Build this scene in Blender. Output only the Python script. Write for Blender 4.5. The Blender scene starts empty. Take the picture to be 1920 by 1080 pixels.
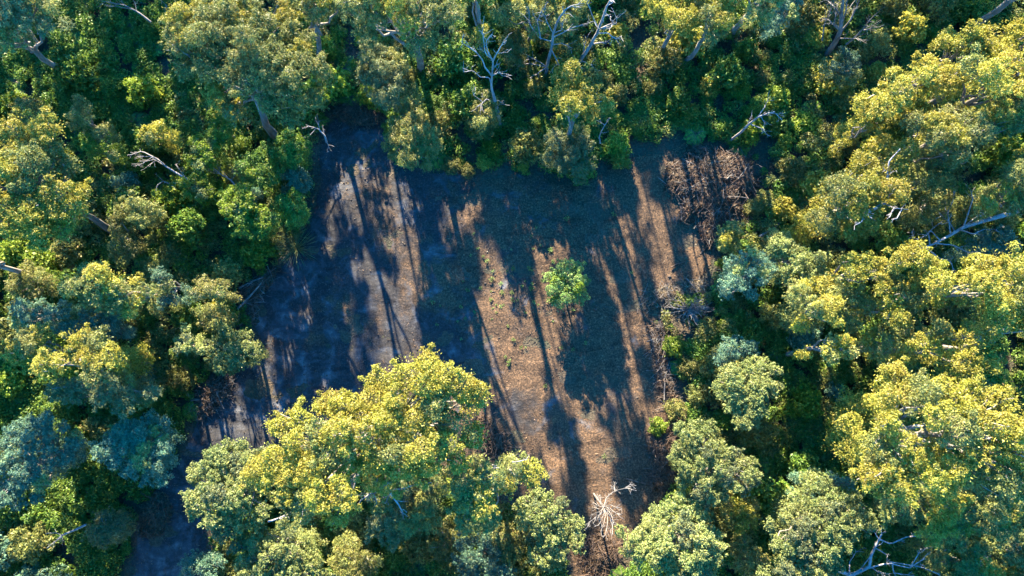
import bpy, math, random
import numpy as np
from mathutils import Vector

# ------------------------------------------------------------------ basics
scene = bpy.context.scene
COL = scene.collection
H, TILT, F = 60.0, math.radians(8.0), 1281.0
SUN_EL, SUN_AZ = math.radians(22.0), math.radians(12.0)     # azimuth: degrees left of straight up the picture
cT, sT = math.cos(TILT), math.sin(TILT)

def P(u, v, z=0.0):
    """photo pixel (1920x1080) at height z -> point on that level"""
    x, y = (u - 960.0) / F, (540.0 - v) / F
    dy, dz = y * cT + sT, y * sT - cT
    t = (H - z) / -dz
    return np.array([x * t, dy * t, z])

def px_of(p):
    x, y, z = p[0], p[1], p[2] - H
    yc = y * cT + z * sT
    zc = -y * sT + z * cT
    return 960 + F * x / -zc, 540 - F * yc / -zc

def fbm(x, y, seed=0):
    r = np.random.default_rng(seed)
    s = 0
    for f, a in ((0.06, .5), (0.13, .3), (0.31, .12), (0.7, .06), (1.5, .03)):
        for _ in range(3):
            th, ph = r.uniform(0, 6.28, 2)
            s = s + a * np.sin((x * math.cos(th) + y * math.sin(th)) * f * 6.28 / 2 + ph) * .6
    return s

def ground_z(x, y):
    return 0.35 * fbm(x, y, 5)

def in_poly(poly, x, y):
    n = len(poly); c = np.zeros(np.shape(x), bool); j = n - 1
    for i in range(n):
        xi, yi = poly[i]; xj, yj = poly[j]
        c ^= ((yi > y) != (yj > y)) & (x < (xj - xi) * (y - yi) / (yj - yi + 1e-12) + xi)
        j = i
    return c

def edge_dist(poly, x, y):
    d = np.full(np.shape(x), 1e9)
    n = len(poly)
    for i in range(n):
        ax, ay = poly[i]; bx, by = poly[(i + 1) % n]
        vx, vy = bx - ax, by - ay
        t = np.clip(((x - ax) * vx + (y - ay) * vy) / (vx * vx + vy * vy + 1e-12), 0, 1)
        d = np.minimum(d, np.hypot(x - ax - t * vx, y - ay - t * vy))
    return d

# ------------------------------------------------------------------ meshes
class MB:
    """collects quads and tris, then links them as one mesh object"""
    def __init__(s):
        s.v, s.q, s.t, s.m, s.n = [], [], [], [], 0
        s.mq, s.mt = [], []
    def quads(s, V, Q, mat=0):
        s.v.append(V); s.q.append(Q + s.n); s.mq.append(np.full(len(Q), mat)); s.n += len(V)
    def mesh(s, name, mats, smooth=False):
        me = bpy.data.meshes.new(name)
        V = np.concatenate(s.v).astype(np.float32); Q = np.concatenate(s.q).astype(np.int32)
        mi = np.concatenate(s.mq).astype(np.int32)
        me.vertices.add(len(V)); me.vertices.foreach_set('co', V.ravel())
        me.loops.add(Q.size); me.loops.foreach_set('vertex_index', Q.ravel())
        me.polygons.add(len(Q)); me.polygons.foreach_set('loop_start', np.arange(0, Q.size, 4, dtype=np.int32))
        for m in mats: me.materials.append(m)
        me.polygons.foreach_set('material_index', mi)
        if smooth: me.polygons.foreach_set('use_smooth', np.ones(len(Q), bool))
        me.update(calc_edges=True)
        return me
    def build(s, name, mats, parent=None, smooth=False, origin=None):
        if origin is not None: s.v = [a - np.asarray(origin) for a in s.v]
        o = bpy.data.objects.new(name, s.mesh(name, mats, smooth))
        COL.objects.link(o)
        if parent is not None: o.parent = parent
        return o

def tag(o, label=None, cat=None, group=None, kind=None):
    if label: o['label'] = label
    if cat: o['category'] = cat
    if group: o['group'] = group
    if kind: o['kind'] = kind
    return o

def empty(name, loc):
    o = bpy.data.objects.new(name, None); COL.objects.link(o)
    o.location = loc; o.empty_display_size = .3
    return o

def unit(a):
    return a / (np.linalg.norm(a, axis=-1, keepdims=True) + 1e-9)

def leaf_quads(mb, C, axis, nrm, L, W, mat=0, bend=0.0):
    """diamond leaves: C centre, axis long direction, nrm rough facing"""
    a = unit(axis); s = unit(np.cross(a, nrm)); n = np.cross(s, a)
    L = np.asarray(L).reshape(-1, 1) * .5; W = np.asarray(W).reshape(-1, 1) * .5
    p0 = C - a * L; p2 = C + a * L
    p1 = C + s * W + n * (W * .25) + a * L * .1; p3 = C - s * W + n * (W * .25) + a * L * .1
    n_ = len(C)
    V = np.stack([p0, p1, p2, p3], 1).reshape(-1, 3)
    mb.quads(V, np.arange(n_ * 4).reshape(-1, 4), mat)

def rand_dirs(r, n):
    return unit(r.normal(size=(n, 3)))

def tube(mb, pts, rad, sides=6, mat=0):
    pts = np.asarray(pts, float); n = len(pts)
    rad = np.broadcast_to(np.asarray(rad, float), (n,))
    T = np.gradient(pts, axis=0); T = unit(T)
    ref = np.where(np.abs(T[:, 2:3]) > .9, np.array([[1., 0, 0]]), np.array([[0., 0, 1]]))
    A = unit(np.cross(T, ref)); B = np.cross(T, A)
    # keep frames continuous
    for i in range(1, n):
        a = A[i - 1] - T[i] * (A[i - 1] @ T[i])
        if np.linalg.norm(a) > 1e-5:
            A[i] = a / np.linalg.norm(a); B[i] = np.cross(T[i], A[i])
    th = np.arange(sides) * 2 * math.pi / sides
    ring = np.cos(th)[None, :, None] * A[:, None] + np.sin(th)[None, :, None] * B[:, None]
    V = (pts[:, None] + ring * rad[:, None, None]).reshape(-1, 3)
    i = np.arange(n - 1)[:, None] * sides; j = np.arange(sides)[None]
    k = (j + 1) % sides
    Q = np.stack([i + j, i + k, i + sides + k, i + sides + j], -1).reshape(-1, 4)
    mb.quads(V, Q, mat)
    mb.quads(V[-sides:], np.array([[0, 1, 2, 3]] + ([[0, 3, 4, 5]] if sides == 6 else [])), mat)

def wob(r, a, b, n, amt, sag=0.0):
    """a wandering line from a to b"""
    a = np.asarray(a, float); b = np.asarray(b, float)
    t = np.linspace(0, 1, n)[:, None]
    L = np.linalg.norm(b - a)
    off = np.cumsum(r.normal(size=(n, 3)), 0) * amt * L / n
    off -= off[0] + (off[-1] - off[0]) * t
    p = a + (b - a) * t + off
    p[:, 2] += sag * L * 4 * (t * (1 - t))[:, 0]
    return p

# ------------------------------------------------------------------ materials
def newmat(name):
    m = bpy.data.materials.new(name); m.use_nodes = True
    nt = m.node_tree; nt.nodes.clear()
    return m, nt, nt.nodes, nt.links

def ramp(N, stops, interp='LINEAR'):
    n = N.new('ShaderNodeValToRGB'); n.color_ramp.interpolation = interp
    e = n.color_ramp.elements
    while len(e) > 1: e.remove(e[-1])
    e[0].position = stops[0][0]; e[0].color = (*stops[0][1], 1)
    for p, c in stops[1:]:
        x = e.new(p); x.color = (*c, 1)
    return n

def leaf_mat(name, stops, trans=.22, rough=.5, objvar=.25):
    m, nt, N, K = newmat(name)
    geo = N.new('ShaderNodeNewGeometry'); oi = N.new('ShaderNodeObjectInfo')
    rp = ramp(N, stops); K.new(geo.outputs['Random Per Island'], rp.inputs[0])
    tc = N.new('ShaderNodeTexCoord'); nz = N.new('ShaderNodeTexNoise')
    nz.inputs['Scale'].default_value = .55; nz.inputs['Detail'].default_value = 2
    K.new(tc.outputs['Object'], nz.inputs['Vector'])
    hs = N.new('ShaderNodeHueSaturation')
    mr = N.new('ShaderNodeMapRange'); mr.inputs['From Min'].default_value = .3; mr.inputs['From Max'].default_value = .7
    mr.inputs['To Min'].default_value = .485; mr.inputs['To Max'].default_value = .515
    K.new(nz.outputs['Fac'], mr.inputs['Value']); K.new(mr.outputs[0], hs.inputs['Hue'])
    mv = N.new('ShaderNodeMapRange'); mv.inputs['To Min'].default_value = 1 - objvar; mv.inputs['To Max'].default_value = 1 + objvar
    K.new(oi.outputs['Random'], mv.inputs['Value']); K.new(mv.outputs[0], hs.inputs['Value'])
    K.new(rp.outputs[0], hs.inputs['Color'])
    b = N.new('ShaderNodeBsdfPrincipled'); b.inputs['Roughness'].default_value = rough
    b.inputs['Specular IOR Level'].default_value = .25
    K.new(hs.outputs[0], b.inputs['Base Color'])
    tr = N.new('ShaderNodeBsdfTranslucent'); K.new(hs.outputs[0], tr.inputs['Color'])
    mx = N.new('ShaderNodeMixShader'); mx.inputs[0].default_value = trans
    K.new(b.outputs[0], mx.inputs[1]); K.new(tr.outputs[0], mx.inputs[2])
    o = N.new('ShaderNodeOutputMaterial'); K.new(mx.outputs[0], o.inputs[0])
    return m

def bark_mat(name, c1, c2, c3, scale=3.0):
    m, nt, N, K = newmat(name)
    tc = N.new('ShaderNodeTexCoord'); mp = N.new('ShaderNodeMapping'); mp.inputs['Scale'].default_value = (1, 1, .25)
    K.new(tc.outputs['Object'], mp.inputs[0])
    nz = N.new('ShaderNodeTexNoise'); nz.inputs['Scale'].default_value = scale; nz.inputs['Detail'].default_value = 6
    K.new(mp.outputs[0], nz.inputs['Vector'])
    rp = ramp(N, [(.3, c1), (.5, c2), (.7, c3)]); K.new(nz.outputs['Fac'], rp.inputs[0])
    b = N.new('ShaderNodeBsdfPrincipled'); b.inputs['Roughness'].default_value = .85
    K.new(rp.outputs[0], b.inputs['Base Color'])
    bp = N.new('ShaderNodeBump'); bp.inputs['Strength'].default_value = .5; bp.inputs['Distance'].default_value = .05
    K.new(nz.outputs['Fac'], bp.inputs['Height']); K.new(bp.outputs[0], b.inputs['Normal'])
    o = N.new('ShaderNodeOutputMaterial'); K.new(b.outputs[0], o.inputs[0])
    return m

LM = {
 'gold':  leaf_mat('golden_leaves', [(0, (.150, .148, .018)), (.35, (.235, .222, .027)), (.7, (.310, .278, .038)), (.96, (.385, .325, .07)), (1, (.30, .19, .06))], .38),
 'gum':   leaf_mat('gum_leaves', [(0, (.090, .112, .038)), (.4, (.142, .164, .046)), (.75, (.204, .212, .052)), (.95, (.262, .250, .058)), (1, (.26, .18, .07))], .38),
 'sage':  leaf_mat('sage_gum_leaves', [(0, (.080, .105, .052)), (.5, (.125, .152, .066)), (.9, (.180, .190, .060)), (1, (.25, .21, .08))], .38),
 'teal':  leaf_mat('silver_wattle_leaves', [(0, (.042, .100, .066)), (.5, (.076, .155, .098)), (.9, (.13, .205, .115)), (1, (.23, .26, .12))], .35),
 'pale':  leaf_mat('pale_wattle_leaves', [(0, (.115, .150, .048)), (.5, (.185, .220, .064)), (.85, (.250, .268, .078)), (1, (.32, .30, .12))], .38),
 'bright': leaf_mat('bright_green_leaves', [(0, (.075, .128, .012)), (.5, (.142, .205, .020)), (.9, (.215, .265, .030)), (1, (.29, .29, .05))], .38),
 'dark':  leaf_mat('dark_green_leaves', [(0, (.044, .092, .017)), (.5, (.080, .148, .022)), (.9, (.135, .20, .028)), (1, (.22, .26, .04))], .35),
 'olive': leaf_mat('olive_brown_leaves', [(0, (.080, .090, .024)), (.4, (.130, .136, .034)), (.85, (.185, .178, .046)), (1, (.23, .16, .065))], .35),
 'fern':  leaf_mat('fern_fronds', [(0, (.046, .096, .017)), (.6, (.086, .155, .021)), (1, (.18, .25, .035))], .35),
 'fresh': leaf_mat('fresh_green_leaves', [(0, (.080, .150, .036)), (.5, (.135, .215, .056)), (.9, (.20, .28, .08)), (1, (.28, .32, .12))], .38),
 'dry':   leaf_mat('dry_leaves', [(0, (.025, .016, .010)), (.6, (.07, .042, .024)), (1, (.18, .11, .06))], .05),
}
BARK = bark_mat('pale_gum_bark', (.075, .062, .05), (.14, .12, .10), (.22, .20, .17))
DARKBARK = bark_mat('brown_bark', (.05, .035, .025), (.10, .07, .05), (.17, .13, .10))
DEADWOOD = bark_mat('bleached_dead_wood', (.105, .092, .088), (.185, .17, .165), (.27, .255, .25))
GREYWOOD = bark_mat('grey_dead_wood', (.055, .048, .042), (.11, .096, .085), (.175, .16, .145))
BRUSHWOOD = bark_mat('brown_brushwood', (.03, .018, .012), (.07, .042, .026), (.14, .09, .06))

def ground_material():
    m, nt, N, K = newmat('leaf_litter_ground')
    tc = N.new('ShaderNodeTexCoord')
    n1 = N.new('ShaderNodeTexNoise'); n1.inputs['Scale'].default_value = .35; n1.inputs['Detail'].default_value = 8
    n2 = N.new('ShaderNodeTexNoise'); n2.inputs['Scale'].default_value = 6; n2.inputs['Detail'].default_value = 8
    K.new(tc.outputs['Object'], n1.inputs['Vector']); K.new(tc.outputs['Object'], n2.inputs['Vector'])
    r1 = ramp(N, [(.3, (.022, .028, .012)), (.5, (.045, .036, .02)), (.7, (.085, .055, .032))])
    r2 = ramp(N, [(.3, (.35, .35, .35)), (.7, (1.3, 1.3, 1.3))])
    K.new(n1.outputs['Fac'], r1.inputs[0]); K.new(n2.outputs['Fac'], r2.inputs[0])
    mx = N.new('ShaderNodeMix'); mx.data_type = 'RGBA'; mx.blend_type = 'MULTIPLY'; mx.inputs[0].default_value = 1
    K.new(r1.outputs[0], mx.inputs[6]); K.new(r2.outputs[0], mx.inputs[7])
    b = N.new('ShaderNodeBsdfPrincipled'); b.inputs['Roughness'].default_value = .95
    K.new(mx.outputs[2], b.inputs['Base Color'])
    bp = N.new('ShaderNodeBump'); bp.inputs['Distance'].default_value = .15
    K.new(n2.outputs['Fac'], bp.inputs['Height']); K.new(bp.outputs[0], b.inputs['Normal'])
    o = N.new('ShaderNodeOutputMaterial'); K.new(b.outputs[0], o.inputs[0])
    return m

def clearing_material():
    m, nt, N, K = newmat('burnt_earth')
    tc = N.new('ShaderNodeTexCoord')
    def noise(scale, det=6, rough=.6, stretch=None, dist=0):
        n = N.new('ShaderNodeTexNoise'); n.inputs['Scale'].default_value = scale
        n.inputs['Detail'].default_value = det; n.inputs['Roughness'].default_value = rough; n.inputs['Distortion'].default_value = dist
        if stretch:
            mp = N.new('ShaderNodeMapping'); mp.inputs['Scale'].default_value = stretch[0]; mp.inputs['Rotation'].default_value = (0, 0, stretch[1])
            K.new(tc.outputs['Object'], mp.inputs[0]); K.new(mp.outputs[0], n.inputs['Vector'])
        else: K.new(tc.outputs['Object'], n.inputs['Vector'])
        return n
    def mix(fac, a, b, mode='MIX'):
        x = N.new('ShaderNodeMix'); x.data_type = 'RGBA'; x.blend_type = mode
        if isinstance(fac, float): x.inputs[0].default_value = fac
        else: K.new(fac, x.inputs[0])
        for s, v in ((6, a), (7, b)):
            if isinstance(v, tuple): x.inputs[s].default_value = (*v, 1)
            else: K.new(v, x.inputs[s])
        return x.outputs[2]
    def mrange(src, a, b):
        r = N.new('ShaderNodeMapRange'); r.interpolation_type = 'SMOOTHSTEP'
        r.inputs['From Min'].default_value = a; r.inputs['From Max'].default_value = b
        K.new(src, r.inputs['Value']); return r.outputs[0]
    big = noise(.16, 5, .6); mid = noise(.8, 7, .65); fine = noise(7, 8, .7); grit = noise(26, 4, .7)
    litter = ramp(N, [(.30, (.013, .011, .010)), (.45, (.042, .028, .018)), (.58, (.100, .060, .034)), (.70, (.20, .125, .070))])
    K.new(fine.outputs['Fac'], litter.inputs[0])
    char = ramp(N, [(.3, (.012, .012, .013)), (.55, (.030, .028, .028)), (.75, (.075, .068, .066))]); K.new(fine.outputs['Fac'], char.inputs[0])
    ash = ramp(N, [(.3, (.022, .022, .025)), (.5, (.048, .049, .054)), (.7, (.11, .112, .12))]); K.new(mid.outputs['Fac'], ash.inputs[0])
    # char and ash lie thickest on the left of the clearing
    sp = N.new('ShaderNodeSeparateXYZ'); K.new(tc.outputs['Object'], sp.inputs[0])
    ad = N.new('ShaderNodeMath'); ad.operation = 'MULTIPLY_ADD'; ad.inputs[1].default_value = -.011; K.new(sp.outputs['X'], ad.inputs[0])
    K.new(big.outputs['Fac'], ad.inputs[2])
    ad2 = N.new('ShaderNodeMath'); ad2.operation = 'MULTIPLY_ADD'; ad2.inputs[1].default_value = .35; K.new(mid.outputs['Fac'], ad2.inputs[0]); K.new(ad.outputs[0], ad2.inputs[2])
    cfac = mrange(ad2.outputs[0], .67, .84)
    c = mix(cfac, litter.outputs[0], char.outputs[0])
    a2 = noise(.42, 6, .62, ((1, 1, 1), .4), .6)
    ad3 = N.new('ShaderNodeMath'); ad3.operation = 'MULTIPLY_ADD'; ad3.inputs[1].default_value = -.0045; K.new(sp.outputs['X'], ad3.inputs[0]); K.new(a2.outputs['Fac'], ad3.inputs[2])
    afac = mrange(ad3.outputs[0], .54, .70)
    c = mix(afac, c, ash.outputs[0])
    sc = ramp(N, [(.35, (.75, .75, .75)), (.6, (1.1, 1.1, 1.1))]); K.new(grit.outputs['Fac'], sc.inputs[0])
    c = mix(1.0, c, sc.outputs[0], 'MULTIPLY')
    pt = noise(.75, 7, .7, ((.7, 1.3, 1), .2), 1.0)
    pr = ramp(N, [(.32, (.55, .52, .50)), (.5, (1.0, 1.0, 1.0)), (.68, (1.35, 1.27, 1.15))]); K.new(pt.outputs['Fac'], pr.inputs[0])
    c = mix(1.0, c, pr.outputs[0], 'MULTIPLY')
    b = N.new('ShaderNodeBsdfPrincipled'); b.inputs['Roughness'].default_value = .95; b.inputs['Specular IOR Level'].default_value = .2
    K.new(c, b.inputs['Base Color'])
    rut = noise(1.6, 6, .65, ((.6, 1.2, 1), math.radians(-8)), .5)
    h = N.new('ShaderNodeMath'); h.operation = 'MULTIPLY_ADD'; h.inputs[1].default_value = .55; K.new(fine.outputs['Fac'], h.inputs[0]); K.new(rut.outputs['Fac'], h.inputs[2])
    h2 = N.new('ShaderNodeMath'); h2.operation = 'MULTIPLY_ADD'; h2.inputs[1].default_value = .10; K.new(grit.outputs['Fac'], h2.inputs[0]); K.new(h.outputs[0], h2.inputs[2])
    bp = N.new('ShaderNodeBump'); bp.inputs['Distance'].default_value = .09; bp.inputs['Strength'].default_value = .8
    K.new(h2.outputs[0], bp.inputs['Height']); K.new(bp.outputs[0], b.inputs['Normal'])
    o = N.new('ShaderNodeOutputMaterial'); K.new(b.outputs[0], o.inputs[0])
    return m

# ------------------------------------------------------------------ ground
CLEAR_PX = [(640,205),(690,205),(725,240),(735,300),(765,322),(850,328),(930,334),(1010,334),(1060,350),(1110,342),(1150,312),
 (1210,287),(1290,262),(1345,285),(1402,308),(1412,350),(1385,400),(1350,440),(1338,500),(1315,530),(1245,555),(1238,600),(1250,640),
 (1258,700),(1275,760),(1270,830),(1262,900),(1230,955),(1192,1000),(1165,1060),(1130,1095),(1075,1080),(1055,960),(960,930),(860,880),
 (700,840),(590,830),(500,842),(440,862),(400,910),(385,955),(392,1030),(400,1150),(232,1150),(256,1000),(282,935),(338,870),(365,800),
 (385,740),(440,695),(500,662),(478,610),(455,560),(500,520),(560,478),(588,420),(600,350),(588,290),(612,235)]
CLEAR = [tuple(P(u, v)[:2]) for u, v in CLEAR_PX]

def grid_mesh(name, xs, ys, zf, mat, keep=None, kind='structure'):
    X, Y = np.meshgrid(xs, ys, indexing='ij')
    Z = zf(X, Y)
    V = np.stack([X, Y, Z], -1).reshape(-1, 3)
    ny = len(ys)
    I, J = np.meshgrid(np.arange(len(xs) - 1), np.arange(ny - 1), indexing='ij')
    a = (I * ny + J).ravel()
    Q = np.stack([a, a + ny, a + ny + 1, a + 1], -1)
    if keep is not None:
        Q = Q[keep(V[Q].mean(1))]
        used = np.unique(Q); lut = np.zeros(len(V), int); lut[used] = np.arange(len(used))
        V = V[used]; Q = lut[Q]
    mb = MB(); mb.quads(V, Q)
    o = mb.build(name, [mat], smooth=True)
    tag(o, kind=kind)
    return o

far = np.array([-2500, -1200, -600, -300, -150, -100])
xs = np.concatenate([far, np.arange(-70, 70.1, .7), -far[::-1]])
ys = np.concatenate([far, np.arange(-60, 80.1, .7), -far[::-1]])
grid_mesh('ground', xs, ys, lambda x, y: ground_z(x, y) * (np.hypot(x, y) < 120) - .03, ground_material())

def clear_keep(c):
    x, y = c[:, 0], c[:, 1]
    jit = .45 * fbm(x * 3, y * 3, 9)
    d = edge_dist(CLEAR, x, y); d = np.where(in_poly(CLEAR, x, y), d, -d)
    return d + jit > 0
cl = np.array(CLEAR)
def clear_z(x, y):
    r = ground_z(x, y) + .02
    r = r + .07 * fbm(x * 4, y * 5, 17) + .03 * fbm(x * 9, y * 11, 18)
    return r
o = grid_mesh('burnt_clearing', np.arange(cl[:, 0].min() - 1, cl[:, 0].max() + 1, .16), np.arange(cl[:, 1].min() - 1, cl[:, 1].max() + 1, .16),
          clear_z, clearing_material(), clear_keep)

def clear_d(x, y):
    d = edge_dist(CLEAR, x, y)
    return np.where(in_poly(CLEAR, x, y), d, -d)

# ------------------------------------------------------------------ trees
SPEC = {  # lobe radius, spacing, leaf length and width, leaves per m2, flattening, droop, depth, lower layer, tufts, second leaf colour
 'gold': dict(r=(.75, 1.25), sp=1.22, L=.155, W=.072, den=135, flat=.78, droop=0, th=.6, under=.5, tuft=.5, two=('gum', .1), sat=8),
 'gum':  dict(r=(.6, 1.1), sp=1.15, L=.20, W=.055, den=118, flat=.85, droop=.6, th=.9, under=.8, tuft=.35, two=('gold', .3), sat=9),
 'sage': dict(r=(.6, 1.1), sp=1.1, L=.20, W=.055, den=120, flat=.9, droop=.7, th=.9, under=.8, tuft=.3, two=('gum', .25), sat=9),
 'teal': dict(r=(.42, .8), sp=1.28, L=.15, W=.058, den=140, flat=.85, droop=.2, th=.8, under=.7, tuft=.5, two=('pale', .12), sat=12),
 'pale': dict(r=(.38, .78), sp=1.32, L=.15, W=.072, den=140, flat=.85, droop=.1, th=.8, under=.7, tuft=.5, two=('sage', .15), sat=12),
 'olive': dict(r=(.4, .8), sp=1.15, L=.15, W=.055, den=130, flat=1.0, droop=.3, th=.9, under=.8, tuft=.5, two=('gum', .3), sat=6),
 'bright': dict(r=(.4, .75), sp=1.1, L=.15, W=.07, den=140, flat=.85, droop=.1, th=.8, under=.6, tuft=.4, two=('pale', .2), sat=7),
}
SPEC['fresh'] = dict(SPEC['bright'], two=('bright', .3), den=150, sat=10)
SPEC['dark'] = dict(SPEC['bright'], two=('bright', .12), r=(.45, .85))

def lobe(mb, r, c, rad, s, mat=0, scale=1.0, sat=0):
    # small sprays standing off the lobe give the crown a broken outline
    for _ in range(sat):
        d = rand_dirs(r, 1)[0]; d[2] = d[2] * .7 + .15
        lobe(mb, r, c + d * rad * r.uniform(.9, 1.45), rad * r.uniform(.14, .36), s, mat, scale)
    n = max(12, int(rad * rad * 12 * s['den'] * scale))
    d = rand_dirs(r, n)
    d[:, 2] = np.where(d[:, 2] < -.35, -d[:, 2], d[:, 2])
    # bumpy shell: a few small puffs on each lobe
    k = 7; pd = rand_dirs(r, k); pd[:, 2] = np.abs(pd[:, 2]) * .9 + .05
    bump = np.max(d @ unit(pd).T, 1)
    rr = rad * (.56 + .52 * np.clip(bump, 0, 1) ** 3) * (1 - .35 * r.random(n) ** 3)
    p = c + d * rr[:, None] * np.array([1, 1, s['flat']])
    rnd = rand_dirs(r, n)
    isT = r.random(n) < s['tuft']
    ax = np.where(isT[:, None], d * .8 + rnd * .7, rnd)
    ax[:, 2] -= s['droop'] * 1.2
    nr = np.where(isT[:, None], rand_dirs(r, n), d + .5 * rand_dirs(r, n))
    L = s['L'] * r.uniform(.65, 1.3, n); W = s['W'] * r.uniform(.7, 1.3, n)
    leaf_quads(mb, p, ax, nr, L, W, mat)
    # a loose fringe
    m = n // 8
    d2 = rand_dirs(r, m); p2 = c + d2 * rad * r.uniform(.9, 1.3, m)[:, None]
    ax2 = d2 + .5 * rand_dirs(r, m); ax2[:, 2] -= s['droop']
    leaf_quads(mb, p2, ax2, rand_dirs(r, m), L[:m], W[:m] * .9, mat)

def poisson(r, poly, sp, tries=4000):
    a = np.array(poly); lo, hi = a.min(0), a.max(0)
    area = np.prod(hi - lo); tries = int(max(300, area / (sp * sp) * 14))
    q = r.uniform(lo, hi, (tries, 2)); q = q[in_poly(poly, q[:, 0], q[:, 1])]
    out = np.zeros((0, 2))
    for c in q:
        if len(out) == 0 or np.min(np.hypot(*(out - c).T)) > sp: out = np.vstack([out, c])
    return out

TREES = []
def make_tree(name, label, cat, sp, poly_px, zt, base=None, seed=0, group=None, mat=None, bark=None, dens=1.0, lr=1.0, trunk_r=None, skirt=False):
    r = np.random.default_rng(seed + 1000)
    s = dict(SPEC[sp])
    zc = zt * .84
    poly = [tuple(P(u, v, zc)[:2]) for u, v in poly_px]
    a = np.array(poly); cen = a.mean(0)
    size = math.sqrt(np.prod(a.max(0) - a.min(0)))
    if base is None: b = np.array([cen[0], cen[1]]) * np.array([1.035, 1.035])
    else: b = P(*base)[:2]
    gz = float(ground_z(b[0], b[1]))
    root = empty(name, (b[0], b[1], gz))
    tag(root, label, cat, group)
    org = np.array([b[0], b[1], gz])
    # shrink outline so that lobes fill up to it
    rm = np.mean(s['r']) * lr
    rm = min(rm, size * .22)
    pts = poisson(r, poly, rm * s['sp'])
    d = edge_dist(poly, pts[:, 0], pts[:, 1])
    keep = d > rm * .15
    if keep.sum() >= 3: pts, d = pts[keep], d[keep]
    dm = max(d.max(), .5)
    dome = np.sqrt(np.clip(1 - (1 - d / dm) ** 2, 0, 1))
    thick = min(size * .38 * s['th'], zt * .5)
    z = zt - thick + thick * dome - rm * .6 + r.normal(0, .5 * rm, len(pts))
    mb = MB()
    lob = []
    for (x, y), zz, dd in zip(pts, z, d):
        rad = rm * r.uniform(.72, 1.25)
        rad = min(rad, dd + rm * .65)
        c = np.array([x, y, zz]); lob.append((c, rad))
        lobe(mb, r, c, rad, s, int(r.random() < s['two'][1]), dens, s['sat'])
    k = int(len(pts) * s['under'])
    for i in r.permutation(len(pts))[:k]:
        c = np.array([pts[i, 0], pts[i, 1], z[i] - rm * r.uniform(1.1, 2.4)]) + r.normal(0, .3 * rm, 3)
        c[:2] += (cen - c[:2]) * .12
        lobe(mb, r, c, rm * r.uniform(.6, .95), s, 0, dens * .5)
    if base is None or skirt:              # foliage of the lower boughs
        for _ in range(int(len(pts) * 1.5)):
            i = r.integers(len(pts)); f = r.uniform(.28, .82)
            q = np.array([cen[0], cen[1]]) + (pts[i] - cen) * r.uniform(.3, .95) * (.45 + .6 * f)
            lobe(mb, r, np.array([q[0], q[1], gz + zt * f * .8]), rm * r.uniform(.6, 1.0), s, 0, dens * .5)
    # trunk and limbs
    mb.build('crown', [mat or LM[sp], LM[s['two'][0]]], root, origin=org)
    tb = MB()
    tr = trunk_r or max(.09, min(.36, zt * .017 + size * .010))
    zfork = zt * r.uniform(.45, .55)
    topc = np.array([cen[0] * .75 + b[0] * .25, cen[1] * .75 + b[1] * .25, zt - thick * .75])
    tp = wob(r, [b[0], b[1], gz - .3], topc, 9, .10)
    tube(tb, tp, np.linspace(tr, tr * .4, 9) * np.r_[1.35, 1.1, np.ones(7)], 8 if False else 6)
    lb = tb; nl = min(len(lob), 26)
    for i in r.permutation(len(lob))[:nl]:
        c, rad = lob[i]
        t0 = r.integers(4, 8); st = tp[t0]
        e = c + np.array([0, 0, rad * r.uniform(.2, .95)])
        tube(lb, wob(r, st, e, 7, .22, -.06), np.linspace(tr * .42, .025, 7), 6)
        for _ in range(2):
            e2 = c + rand_dirs(r, 1)[0] * rad * np.array([.95, .95, .6]) + np.array([0, 0, rad * .2])
            tube(lb, wob(r, st + (e - st) * .6, e2, 5, .25), np.linspace(tr * .2, .018, 5), 4)
    tb.build('trunk', [bark or BARK], root, smooth=True, origin=org)
    TREES.append((root, label, cen, zt))
    return root

def ell(cx, cy, rx, ry, seed=0, n=14):
    r = random.Random(seed * 7 + int(cx) + int(cy) * 3)
    return [(cx + rx * math.cos(i * 2 * math.pi / n) * r.uniform(.82, 1.12), cy + ry * math.sin(i * 2 * math.pi / n) * r.uniform(.82, 1.12)) for i in range(n)]

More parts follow.
